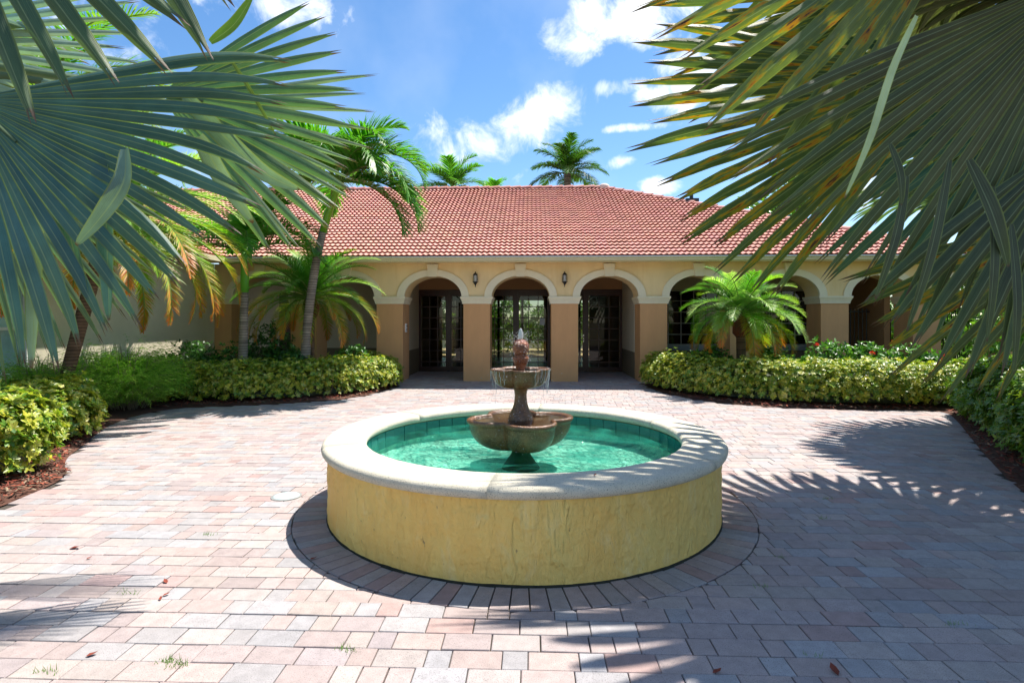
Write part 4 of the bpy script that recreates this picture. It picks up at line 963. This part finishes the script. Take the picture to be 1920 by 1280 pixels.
def trunk(parent, pts, rads, c1=(.30, .26, .21), c2=(.16, .13, .10), ring=.055, name='trunk'):
    mb = MB(); P3 = [Vector(p) for p in pts]; out = []; rr_ = []
    n = 60
    def bez(t):
        if len(P3) == 2: return P3[0].lerp(P3[1], t)
        return P3[0]*(1-t)**2+P3[1]*2*t*(1-t)+P3[2]*t*t
    rings = []; L_ = (P3[-1]-P3[0]).length; m_ = int(L_/ring)*3; 
    for k in range(m_+1):
        t = k/m_; p = bez(t); r_ = rads[0]+(rads[1]-rads[0])*t; r_ *= (1.035 if k % 3 == 0 else 1); c = c2 if k % 3 == 1 else c1; k2 = random.uniform(.8, 1.15)
        if random.random() < .12: k2 *= .55
        rings.append([mb.vert(p+Vector((math.cos(a), math.sin(a), 0))*r_, tuple(x*k2 for x in c)) for a in [2*math.pi*j/14 for j in range(14)]])
    for a, b_ in zip(rings, rings[1:]):
        for j in range(14): mb.face(a[j], a[(j+1) % 14], b_[(j+1) % 14], b_[j])
    return mb.build(name, M['bark'], parent, True)
G0, G1 = (.07, .22, .02), (.10, .28, .03)
# A slim palm with green shaft
xa = -5.6; ya = 11.6
pa = tag(empty('manila_palm', (xa, ya, 0)), 'slim palm with bright green shaft and straight grey trunk left of the far arch', 'palm')
trunk(pa, [(0, 0, 0), (.06, 0, 2.13)], (.10, .075))
MB().tube([(.06, 0, 2.12), (.065, 0, 2.4), (.05, 0, 2.75), (.04, 0, 2.95)], [.075, .085, .06, .045], 14, c=(.16, .42, .03)).build('crownshaft', M['leaf'], pa, True)
for i, (az, el, ln, bd) in enumerate([(-.3, .75, 1.9, 1.9), (.35, 1.0, 1.7, 1.7), (1.2, .9, 1.6, 1.6), (2.2, .85, 1.7, 1.8), (2.9, .7, 1.8, 1.8), (3.6, .8, 1.9, 1.9), (4.4, .75, 1.7, 1.9), (5.2, .7, 1.9, 2.0), (5.8, 1.2, 1.7, 1.5), (1.8, 1.35, 1.5, 1.0), (0.1, .5, 1.8, 1.6), (3.2, .45, 1.8, 1.6), (2.5, 1.1, 1.7, 1.8), (-.8, 1.0, 1.7, 1.9)]):
    frond(pa, (.045, 0, 2.92), az, el, ln*1.05, bd, .60, 74, (G0, (.08, .25, .02), (.10, .26, .03)), .036, .6, .7)
# B leaning palm
pb = tag(empty('manila_palm', (-4.45, 12.0, 0)), 'taller leaning palm with grey trunk and dense drooping green fronds above the roof', 'palm')
trunk(pb, [(0, 0, 0), (.02, 0, 1.95), (.40, 0, 3.46)], (.105, .08))
MB().tube([(.40, 0, 3.44), (.50, 0, 3.8), (.63, 0, 4.15), (.76, 0, 4.55)], [.085, .08, .065, .05], 14, c=(.26, .44, .03)).build('crownshaft', M['leaf'], pb, True)
for i, (az, el, ln, bd) in enumerate([(0, .95, 2.0, 2.5), (-.45, .55, 1.9, 2.1), (.35, 1.15, 2.0, 2.4), (-.9, .8, 1.9, 2.2), (.9, .8, 1.8, 2.0), (-1.5, .9, 1.7, 2.1), (1.6, 1.0, 1.8, 1.9), (2.3, .9, 1.9, 1.9), (3.0, .85, 2.0, 2.0), (3.7, .8, 1.9, 2.1), (4.3, .9, 1.8, 2.0), (-.1, .15, 1.9, 1.7), (.15, 1.38, 1.7, 1.6), (-.25, -.05, 1.7, 1.5), (.5, .5, 1.8, 2.0), (-.7, 1.2, 1.7, 2.2), (2.7, 1.2, 1.8, 2.0), (3.3, .5, 1.9, 1.8), (2.0, .5, 1.8, 1.7), (-2.2, .7, 1.8, 2.1), (4.0, 1.2, 1.7, 2.0), (3.0, .2, 1.7, 1.5)]):
    frond(pb, (.76, 0, 4.52), az, el, ln*1.2, bd, .70, 90, (G0, (.09, .27, .02), (.12, .28, .03)), .044, .7, .6)
# phoenix-like small palms
Y1, Y2 = (.42, .34, .02), (.55, .17, .02)
def pygmy(x, y, zc, lean, ln, label, nf, trunk_h, cup=1.0, yellow=.3, seed=0, lw=.0135, nl=110):
    random.seed(seed+50); root = tag(empty('pygmy_date_palm', (x, y, 0)), label, 'palm', 'pygmy date palms')
    trunk(root, [(0, 0, 0), (lean, 0, zc-.25)], (.09, .10), (.16, .10, .06), (.08, .05, .03), .05)
    mb = MB(); mb.lathe([(.08, zc-.50), (.15, zc-.40), (.17, zc-.22), (.12, zc-.05), (.04, zc+.05)], 18, lambda a, r_, z: r_*(1+.18*math.sin(a*9+z*60)), c0=(lean, 0)); mb.c = [(.16*random.uniform(.5, 1.3), .055, .025) for _ in mb.c]; mb.build('frond_bases', M['bark'], root)
    for i in range(nf):
        az = i*2.399+random.uniform(-.15, .15); q = i/nf; el = 1.35-1.5*q+random.uniform(-.08, .08); bd = 1.15+.75*q
        yl = q > 1-yellow
        cols = ((.10, .27, .03), (.24, .36, .03), Y2) if yl else random.choice([((.12, .30, .03), (.22, .42, .035), (.34, .46, .05)), ((.16, .32, .08), (.28, .44, .12), (.42, .52, .20)), ((.06, .18, .02), (.10, .28, .03), (.16, .34, .04))])
        if yl and random.random() < .5: cols = ((.14, .28, .03), Y1, Y2)
        frond(root, (lean, 0, zc), az, el, ln*random.uniform(.85, 1.1)*(1-.12*(1-q)), bd, .32, nl, cols, lw, .4, .55)
    return root
pygmy(-4.68, 12.95, 2.07, .02, 2.0, 'feathery palm with orange tipped fronds behind the leaning trunk', 46, 1.7, yellow=.42, seed=1)
pygmy(4.95, 12.1, 1.68, .0, 1.5, 'small bright green feathery palm in front of the right hand windows', 52, 1.2, yellow=.22, seed=2)
pygmy(-6.95, 8.5, 3.05, .75, 2.6, 'larger leaning date palm with yellow drooping fronds against the left wing wall', 64, 2.5, yellow=.36, seed=3, lw=.016, nl=150)
random.seed(11)
# tall palm at the left, crown above the wing
pc = tag(empty('coconut_palm', (-9.5, 11.0, 0)), 'tall green feather palm rising behind the left fan leaves', 'palm', 'tall background palms')
trunk(pc, [(0, 0, 0), (.4, 0, 5.9)], (.17, .11))
for i in range(20): frond(pc, (.4, 0, 5.9), i*2.399, 1.2-1.5*i/20, 2.9, 1.3, .6, 60, (G0, G1, (.2, .32, .03)), .035, .5, .5)
def bgpalm(u, v, Y, ln, nf, label, dark=1, hang=.6, seed=0):
    random.seed(seed+80); q = P(u, v, Y); root = tag(empty('background_palm', (q.x, Y, 0)), label, 'palm', 'tall background palms'); trunk(root, [(0, 0, 0), (0, 0, q.z)], (.2, .16), ring=.12)
    for i in range(nf):
        c = tuple(x*dark for x in (.09, .22, .03)); frond(root, (0, 0, q.z), i*2.399+random.uniform(-.2, .2), 1.40-1.55*(i/nf), ln*random.uniform(.85, 1.1), 1.15, .70, 64, (c, c, tuple(x*1.4 for x in c)), .05, hang, .3)
bgpalm(848, 352, 27, 2.0, 15, 'green palm crown above the middle of the roof ridge', 1.25, .4, 1)
bgpalm(1064, 325, 27, 2.3, 20, 'darker large palm crown above the roof ridge right of centre', .62, .9, 2)
bgpalm(922, 372, 30, 1.5, 9, 'low palm tips just over the ridge between the two palm crowns', 1.5, .3, 3)
bgpalm(1500, 372, 24, 2.2, 16, 'palm crown behind the sloping right end of the roof', 1.2, .6, 4)
random.seed(5)
shrub('garden_bush', P(1440, 380, 23).x, 23, 1.6, 1.2, 6.6, 1500, ([(.16, .34, .04), (.26, .42, .06), (.08, .2, .02)], [2, 2, 1]), .2, 'bright leafy tree top showing over the right end of the roof', 'tree', z0=3.4)

# ------------------------------------------------------------------ large fan palms in the foreground
def blade(hub, a, s, n, th, dth, L_, rf, drp, mat, col, name, parent, mb=None, fold=.34, curl=0, cup=.0, org=(0, 0, 0), wscale=1.0, wob=0):
    own = mb is None; mb = mb or MB(); org = Vector(org)
    e = a*math.cos(th)+s*math.sin(th); f_ = s*math.cos(th)-a*math.sin(th); K = 15; rows = []; hw = math.tan(dth/2)
    pos = hub.copy(); prev_r = .05; w_f = rf*L_*hw*wscale; d = e.copy(); tw = random.gauss(0, .12)
    for k in range(K+1):
        t = k/K; r_ = .05+(L_-.05)*t
        fr_ = max(0, (t-rf)/(1-rf))
        d = (e+Vector((0, 0, -1))*drp*fr_**1.5*1.2-n*cup*t+n*curl*fr_).normalized()
        pos = pos+d*(r_-prev_r) if k else hub+e*.05; prev_r = r_
        wd = max(.004, r_*hw*wscale) if t <= rf else w_f*(1+.25*min(1, fr_*4)*0)*max(.03, (1-fr_**2.6))**.8
        nn = (n-d*n.dot(d)).normalized(); ff = d.cross(nn)*-1
        if ff.dot(f_) < 0: ff = -ff
        if fr_ > 0: nn = (nn+ff*tw*fr_+ff*wob*math.sin(fr_*9)).normalized(); ff = (ff-nn*ff.dot(nn)).normalized()
        fo = fold*(1 if t <= rf else 1+.7*fr_)
        rows.append((pos.copy(), ff, nn, wd, fo, t))
    vs_ = []
    for (p, ff, nn, wd, fo, t) in rows[:-1]:
        cc = col
        vs_.append([mb.vert(p+ff*wd*u-nn*wd*fo*abs(u)-org, cc, (u, t)) for u in (-1, -.5, 0, .5, 1)])
    for k in range(len(vs_)-1):
        for j in range(4): mb.face(vs_[k][j], vs_[k][j+1], vs_[k+1][j+1], vs_[k+1][j])
    p, ff, nn, wd, fo, t = rows[-1]; q = rows[-2]; w2 = q[3]*.6
    tl = mb.vert(p-ff*w2*1.1-org, col, (-.5, 1)); tr = mb.vert(p+ff*w2*.9-org+(p-q[0])*random.uniform(-.3, .3), col, (.5, 1)); l = vs_[-1]
    mb.face(l[0], l[1], tl); mb.face(l[1], l[2], tl); mb.face(l[2], l[3], tr); mb.face(l[3], l[4], tr)
    if own: return mb.build(name, M[mat], parent, True, True)
def fan_leaf(root, crown, hub, T, S_, th0, th1, nb, mat, colf, lenf=None, rf=.55, drp=.35, singles=True, org=(0, 0, 0), fold=.34, curl=0, cup=0, skip=0, wscale=1.0, wob=0):
    """hub, T (tip of the middle blade) and S_ (a point in the leaf plane) fix where the leaf hangs"""
    hub, T, S_ = Vector(hub), Vector(T), Vector(S_); org = Vector(org)
    a = (T-hub); L_ = a.length; a.normalize(); s = S_-hub; s = (s-a*s.dot(a)).normalized(); n = a.cross(s)
    if n.y > 0: n = -n
    lf = MB(); c = colf(0); crown = Vector(crown); mid = (crown+hub)/2+Vector((0, 0, .12))
    lf.tube([crown-org, mid-org, hub-a*.02-org, hub+a*.22*L_-org], [.035, .026, .020, .006], 8, c=(.16, .22, .12))
    lobj = lf.build('fan_leaf', M['leaf'], root, True)
    dth = R(th1-th0)/nb; mbj = None if singles else MB()
    for i in range(nb):
        if random.random() < skip: continue
        th = R(th0)+dth*(i+.5); L2 = L_*(lenf(math.degrees(th)) if lenf else 1)*random.uniform(.95, 1.05)
        blade(hub, a, s, n, th, dth, L2, rf*random.uniform(.92, 1.06), drp*random.uniform(.4, 1.5), mat, colf(i/nb), 'leaf_blade', lobj, mbj, fold, curl, cup, org, wscale, wob)
    if mbj: mbj.build('leaf_blades', M[mat], lobj, True, True)
    return lobj
def cvar(c, v=.15):
    def f(t): k = random.uniform(1-v, 1+v); return (c[0]*k*random.uniform(.9, 1.1), c[1]*k, c[2]*k*random.uniform(.9, 1.1))
    return f
TEAL = (.075, .165, .165); SILV = (.30, .42, .40); OLV = (.080, .084, .030); DTEAL = (.05, .13, .11); GREENF = (.09, .16, .045)
LPx, LPy = -3.9, 2.5
random.seed(21)
lp = tag(empty('fan_palm', (LPx, LPy, 0)), 'blue green fan palm whose huge leaves fill the upper left of the view', 'palm', 'large fan palms framing the courtyard')
trunk(lp, [(0, 0, 0), (0, 0, 2.6)], (.26, .22), (.2, .17, .13), (.1, .08, .06), .09)
cr = Vector((LPx, LPy, 2.65)); og = (LPx, LPy, 0)
def fl_len(pairs):
    xs = [p[0] for p in pairs]; ys = [p[1] for p in pairs]
    return lambda d: float(np.interp(d, xs, ys))
# L1 big lower leaf
fan_leaf(lp, cr, P(-60, 185, 2.6), P(360, 560, 2.55), P(500, 200, 2.8), -58, 62, 23, 'fan_teal', cvar(TEAL, .18), fl_len([(-58, .92), (-20, .95), (20, .95), (45, 1.02), (62, .98)]), .54, .25, org=og)
# L2 middle leaf behind
fan_leaf(lp, cr+Vector((.1, .2, .1)), P(300, 175, 3.6), P(660, 240, 3.7), P(400, 20, 3.6), -50, 46, 16, 'fan_teal', cvar((.10, .20, .11), .25), fl_len([(-66, .9), (-30, 1.16), (0, 1.0), (30, .98), (46, .95)]), .52, .08, org=og, wscale=1.0)
fan_leaf(lp, cr+Vector((.1, .3, .1)), P(330, 195, 4.1), P(668, 345, 4.1), P(500, 0, 4.1), -28, 36, 12, 'fan_teal', cvar((.20, .30, .24), .25), fl_len([(-42, 1.0), (0, 1.0), (36, 1.0)]), .45, .05, org=og, wscale=.75)  # pale blade colour stands in for sunlit streaks
fan_leaf(lp, cr+Vector((.0, .2, -.1)), P(-90, 240, 3.1), P(250, 590, 3.1), P(300, 100, 3.1), -46, 34, 20, 'fan_teal', cvar((.10, .17, .13), .25), fl_len([(-46, .95), (0, 1.0), (34, .98)]), .5, .15, org=og, wscale=.9)
# L3 silvery upper leaf
fan_leaf(lp, cr+Vector((0, .3, .2)), P(-260, 70, 3.5), P(255, 85, 3.6), P(100, -200, 3.6), -38, 42, 24, 'fan_teal', cvar(SILV, .1), fl_len([(-38, 1.0), (0, 1.0), (42, .95)]), .55, .05, org=og)
# L4 near blades slanting down from the top
fan_leaf(lp, cr+Vector((.1, -.1, .3)), P(-190, -380, 2.15), P(205, 190, 2.2), P(300, -100, 2.2), -16, 22, 5, 'fan_olive', cvar((.055, .10, .06), .15), fl_len([(-16, 1.0), (0, .98), (22, 1.02)]), .5, .06, org=og, wscale=.95, fold=.5)
fan_leaf(lp, cr+Vector((.1, -.1, .3)), P(60, -420, 2.5), P(405, 92, 2.5), P(500, -100, 2.4), -6, 30, 4, 'fan_olive', cvar((.06, .09, .06), .15), fl_len([(-6, 1.0), (0, .98), (22, .9)]), .5, .06, org=og, wscale=.9, fold=.5)
# hanging loose blades
def loose(root, org, pts, w0, mat, col, name='hanging_blade'):
    mb = MB(); pts = [Vector(p) for p in pts]; n_ = 14; rows = []
    def cr_(t):
        k = min(int(t*(len(pts)-1)), len(pts)-2); u = t*(len(pts)-1)-k; p0 = pts[max(k-1, 0)]; p1 = pts[k]; p2 = pts[k+1]; p3 = pts[min(k+2, len(pts)-1)]
        return ((p1*2)+(p2-p0)*u+(p0*2-p1*5+p2*4-p3)*u*u+(p1*3-p0-p2*3+p3)*u**3)*.5
    for k in range(n_+1):
        t = k/n_; p = cr_(t); d = (cr_(min(1, t+.02))-cr_(max(0, t-.02))).normalized(); s = d.cross(Vector((0, 1, .2))).normalized(); nn = s.cross(d); wd = w0*math.sin(math.pi*(.12+.86*t))**.8+.001
        rows.append([mb.vert(p+s*wd*u-nn*wd*.35*abs(u)-Vector(org), col, (u, t*.98)) for u in (-1, 0, 1)])
    for a_, b_ in zip(rows, rows[1:]):
        for j in range(2): mb.face(a_[j], a_[j+1], b_[j+1], b_[j])
    return mb.build(name, M[mat], root, True, True)
loose(lp, og, [P(235, 280, 2.5), P(232, 340, 2.45), P(195, 400, 2.45), P(143, 460, 2.45)], .042, 'fan_teal', (.20, .30, .27))
loose(lp, og, [P(345, 175, 3.0), P(400, 235, 2.95), P(490, 320, 2.95), P(560, 355, 3.0)], .05, 'fan_teal', (.22, .33, .30))
loose(lp, og, [P(375, 255, 3.0), P(410, 320, 3.0), P(475, 418, 3.0)], .05, 'fan_teal', (.26, .36, .33))
loose(lp, og, [P(395, 80, 3.1), P(440, 45, 3.1), P(475, -10, 3.1)], .03, 'fan_teal', (.14, .26, .05))
loose(lp, og, [P(428, 105, 3.0), P(470, 170, 3.0), P(517, 253, 3.0)], .010, 'fan_teal', (.14, .20, .05))
for (u0, v0, u1, v1, w_) in ((70, 420, 60, 690, .05), (200, 430, 205, 600, .045), (0, 400, 30, 560, .06), (130, 430, 165, 560, .05)):
    loose(lp, og, [P(u0-8, v0-140, 2.65), P(u0, v0, 2.6), P(u1, v1, 2.5)], w_, 'fan_teal', (.10, .22, .20) if u0 != 70 else (.30, .40, .40))
# crown leaves above and beyond the frame
def crownleaves(root, crown, specs, mat, col, org, L_=1.35):
    for az, el, pet in specs:
        d = Vector((math.cos(az)*math.cos(el), math.sin(az)*math.cos(el), math.sin(el))); hub = Vector(crown)+d*pet; dd = (d+Vector((0, 0, -.45))).normalized(); side = d.cross(Vector((0, 0, 1))).normalized()
        fan_leaf(root, crown, hub, hub+dd*L_, hub+side, -130, 130, 34, mat, col, fl_len([(-130, .8), (0, 1), (130, .8)]), .58, .45, False, org)
crownleaves(lp, cr, [(R(100), .7, 1.3), (R(150), .5, 1.2), (R(200), .5, 1.2), (R(250), .6, 1.2), (R(300), .9, 1.3)], 'fan_teal', cvar((.12, .24, .20), .12), og)

RPx, RPy = 4.35, 2.9
rp = tag(empty('fan_palm', (RPx, RPy, 0)), 'olive fan palm with orange blotched leaves filling the upper right of the view', 'palm', 'large fan palms framing the courtyard')
trunk(rp, [(0, 0, 0), (0, 0, 2.8)], (.26, .22), (.2, .17, .13), (.1, .08, .06), .09)
cr = Vector((RPx, RPy, 2.85)); og = (RPx, RPy, 0)
random.seed(33)
# R1 upper blotched leaf
fan_leaf(rp, cr, P(1850, -230, 3.1), P(1300, 215, 3.1), P(1250, -150, 3.2), -22, 34, 10, 'fan_blotch', cvar((.17, .20, .07), .3), fl_len([(-22, .82), (-10, .98), (10, .98), (34, .95)]), .5, .04, org=og, wob=.25)
# R2 middle fan, behind
fan_leaf(rp, cr+Vector((0, .2, 0)), P(1790, 130, 3.9), P(1205, 330, 3.9), P(1400, -200, 3.9), -34, 30, 17, 'fan_blotch', cvar((.085, .13, .055), .3), fl_len([(-34, .9), (-12, .98), (0, 1), (16, .97), (30, .92)]), .62, .03, org=og, wob=.3)
fan_leaf(rp, cr+Vector((0, .3, 0)), P(1750, -40, 4.5), P(1235, 75, 4.5), P(1500, -400, 4.5), -20, 30, 10, 'fan_blotch', cvar((.09, .13, .05), .3), fl_len([(-20, .97), (0, 1), (30, .98)]), .6, .0, org=og, wob=.35)
# R3 big olive leaf
fan_leaf(rp, cr+Vector((-.1, -.1, .1)), P(2060, -60, 2.9), P(1560, 520, 2.9), P(1500, -100, 3.0), -38, 30, 18, 'fan_olive', cvar(OLV, .13), fl_len([(-38, .95), (-12, .98), (8, 1.0), (30, 1.0)]), .50, .12, org=og, wscale=.97)
# dark leaf behind R3
fan_leaf(rp, cr+Vector((0, .4, 0)), P(1980, 150, 4.7), P(1500, 440, 4.7), P(1600, -300, 4.7), -50, 45, 20, 'fan_teal', cvar(DTEAL, .2), fl_len([(-50, .95), (0, 1), (45, .95)]), .5, .1, org=og, wscale=.9)
# R4 lower leaf
fan_leaf(rp, cr+Vector((-.1, .1, -.2)), P(2080, 390, 3.5), P(1665, 690, 3.5), P(1600, 300, 3.5), -32, 24, 10, 'fan_blotch', cvar((.08, .11, .05), .3), fl_len([(-32, .78), (-10, .95), (0, 1.0), (24, 1.0)]), .48, .06, org=og, wob=.1)
fan_leaf(rp, cr+Vector((-.1, 0, -.1)), P(2020, 250, 2.8), P(1790, 720, 2.8), P(1600, 300, 2.8), -26, 30, 8, 'fan_olive', cvar((.06, .08, .038), .15), fl_len([(-26, .8), (0, 1.0), (30, .95)]), .45, .1, org=og, fold=.5)
loose(rp, og, [P(1718, 30, 2.2), P(1672, 130, 2.2), P(1630, 260, 2.2), P(1583, 372, 2.2)], .016, 'fan_teal', (.34, .42, .38))
for (u0, v0, u1, v1, w_) in ((1815, 300, 1890, 500, .034), (1668, 270, 1690, 385, .018), (1700, 330, 1640, 560, .022), (1860, 350, 1850, 640, .022), (1780, 300, 1700, 620, .024), (1895, 420, 1900, 700, .022)):
    loose(rp, og, [P(u0, v0, 2.5), P((u0+u1)/2+8, (v0+v1)/2, 2.45), P(u1, v1, 2.45)], w_, 'fan_olive', (.075, .085, .04))
crownleaves(rp, cr, [(R(60), .5, 1.3), (R(100), .45, 1.4), (R(20), .5, 1.2), (R(-30), .6, 1.2), (R(-90), .6, 1.2), (R(-140), 1.0, 1.4), (R(150), .95, 1.5), (R(125), .8, 1.5), (R(110), .75, 2.2), (R(75), .6, 2.2), (R(90), .3, 2.4)], 'fan_olive', cvar(OLV, .12), og, 1.55)
for hb, dr in (((3.5, 4.4, 4.9), (-.8, .35, -.12)), ((4.3, 5.4, 4.7), (-.7, .75, -.1))):
    hb = Vector(hb); dr = Vector(dr).normalized()
    fan_leaf(rp, cr, hb, hb+dr*1.9, hb+dr.cross(Vector((0, 0, 1))), -105, 105, 28, 'fan_olive', cvar(OLV, .12), fl_len([(-105, .8), (0, 1), (105, .8)]), .55, .35, False, og)
# second fan palm further along the right hedge
r2 = tag(empty('fan_palm', (7.6, 7.3, 0)), 'further fan palm beyond the right edge hedge with dark hanging leaves', 'palm', 'large fan palms framing the courtyard')
trunk(r2, [(0, 0, 0), (0, 0, 2.9)], (.26, .22), (.2, .17, .13), (.1, .08, .06), .09)
crownleaves(r2, (7.6, 7.3, 3.0), [(R(180), .35, 1.5), (R(160), .7, 1.4), (R(205), .6, 1.5), (R(235), .35, 1.3), (R(130), .4, 1.3), (R(270), .6, 1.2), (R(185), 1.0, 1.5), (R(90), .5, 1.2), (R(30), .5, 1.2)], 'fan_teal', cvar((.07, .14, .09), .12), (7.6, 7.3, 0), 1.7)

# ------------------------------------------------------------------ small things on the paving
def ground_pt(u, v): Y = CAMH*F/(v-601); return Vector(((u-960)/F*Y, Y, 0))
lfm = MB(); 
for k, (x, y, z) in enumerate([(0, 0, 0), (.3, .22, .12), (.7, .2, .1), (1, 0, .25), (.7, -.2, .16), (.3, -.22, .1), (.5, 0, .02)]): lfm.vert((x, y, z), (.22, .05, .03))
for f_ in ((0, 1, 6), (1, 2, 6), (2, 3, 6), (3, 4, 6), (4, 5, 6), (5, 0, 6)): lfm.face(*f_)
lme = lfm.mesh('fallen_leaf', M['mulch'])
for (u, v, s, a, lb) in [(130, 1029, .075, .1, 'curled red leaf lying on the paving far left'), (162, 1049, .035, 1.2, 'small red leaf scrap right of the curled red leaf at left'), (313, 1094, .05, 2.4, 'brown leaf bit above the shadow tips at lower left'), (305, 1118, .04, .9, 'brown leaf at the tips of the palm shadow at lower left'),
        (160, 1232, .05, .6, 'thin brown leaf near the bottom left corner'), (580, 1050, .05, .5, 'red leaf on the shadow edge left of the fountain foot'), (1336, 1263, .05, .4, 'red twig at the bottom edge in the palm shadow'), (1572, 1268, .07, 1.5, 'upright red leaf at the bottom right in the palm shadow'),
        (1070, 896, .03, 1, 'tiny brown leaf lying on the fountain rim'), (300, 1126, .035, 2, 'brown leaf crumb below the leaf at the palm shadow tips')]:
    q = ground_pt(u, v) if 'rim' not in lb else Vector((.5, 3.42, .60)); o = obj('fallen_leaf', lme, None, q+Vector((0, 0, .005))); o.scale = (s, s, s); o.rotation_euler.z = a; tag(o, lb, 'leaf', 'fallen leaves')
V = []; Fq = []; C = []
for (u, v, n) in [(390, 1002, 10), (320, 1240, 18), (335, 1246, 14), (85, 1258, 10), (650, 1218, 12), (1550, 935, 10), (1545, 972, 9), (1450, 900, 7), (1790, 1170, 14), (1425, 1100, 8), (1465, 1045, 8), (1880, 742, 6), (1530, 1230, 6), (240, 1112, 6)]:
    g = ground_pt(u, v)
    for i in range(n*2):
        b0 = g+Vector((random.gauss(0, .03), random.gauss(0, .012), 0)); d = Vector((random.gauss(0, .5), random.gauss(0, .5), 1)).normalized()*random.uniform(.01, .035); s = Vector((.0016, .0008, 0)); i0 = len(V)
        V += [b0-s, b0+s, b0+d+s*.2, b0+d-s*.2]; Fq.append((i0, i0+1, i0+2, i0+3)); C += [(.14, .26, .05)]*4
tag(np_mesh('paving_weeds', np.array([tuple(x) for x in V]), np.array(Fq), np.array(C), M['leaf']), 'tiny green weeds sprouting in the paving joints', 'weeds', None, 'stuff')
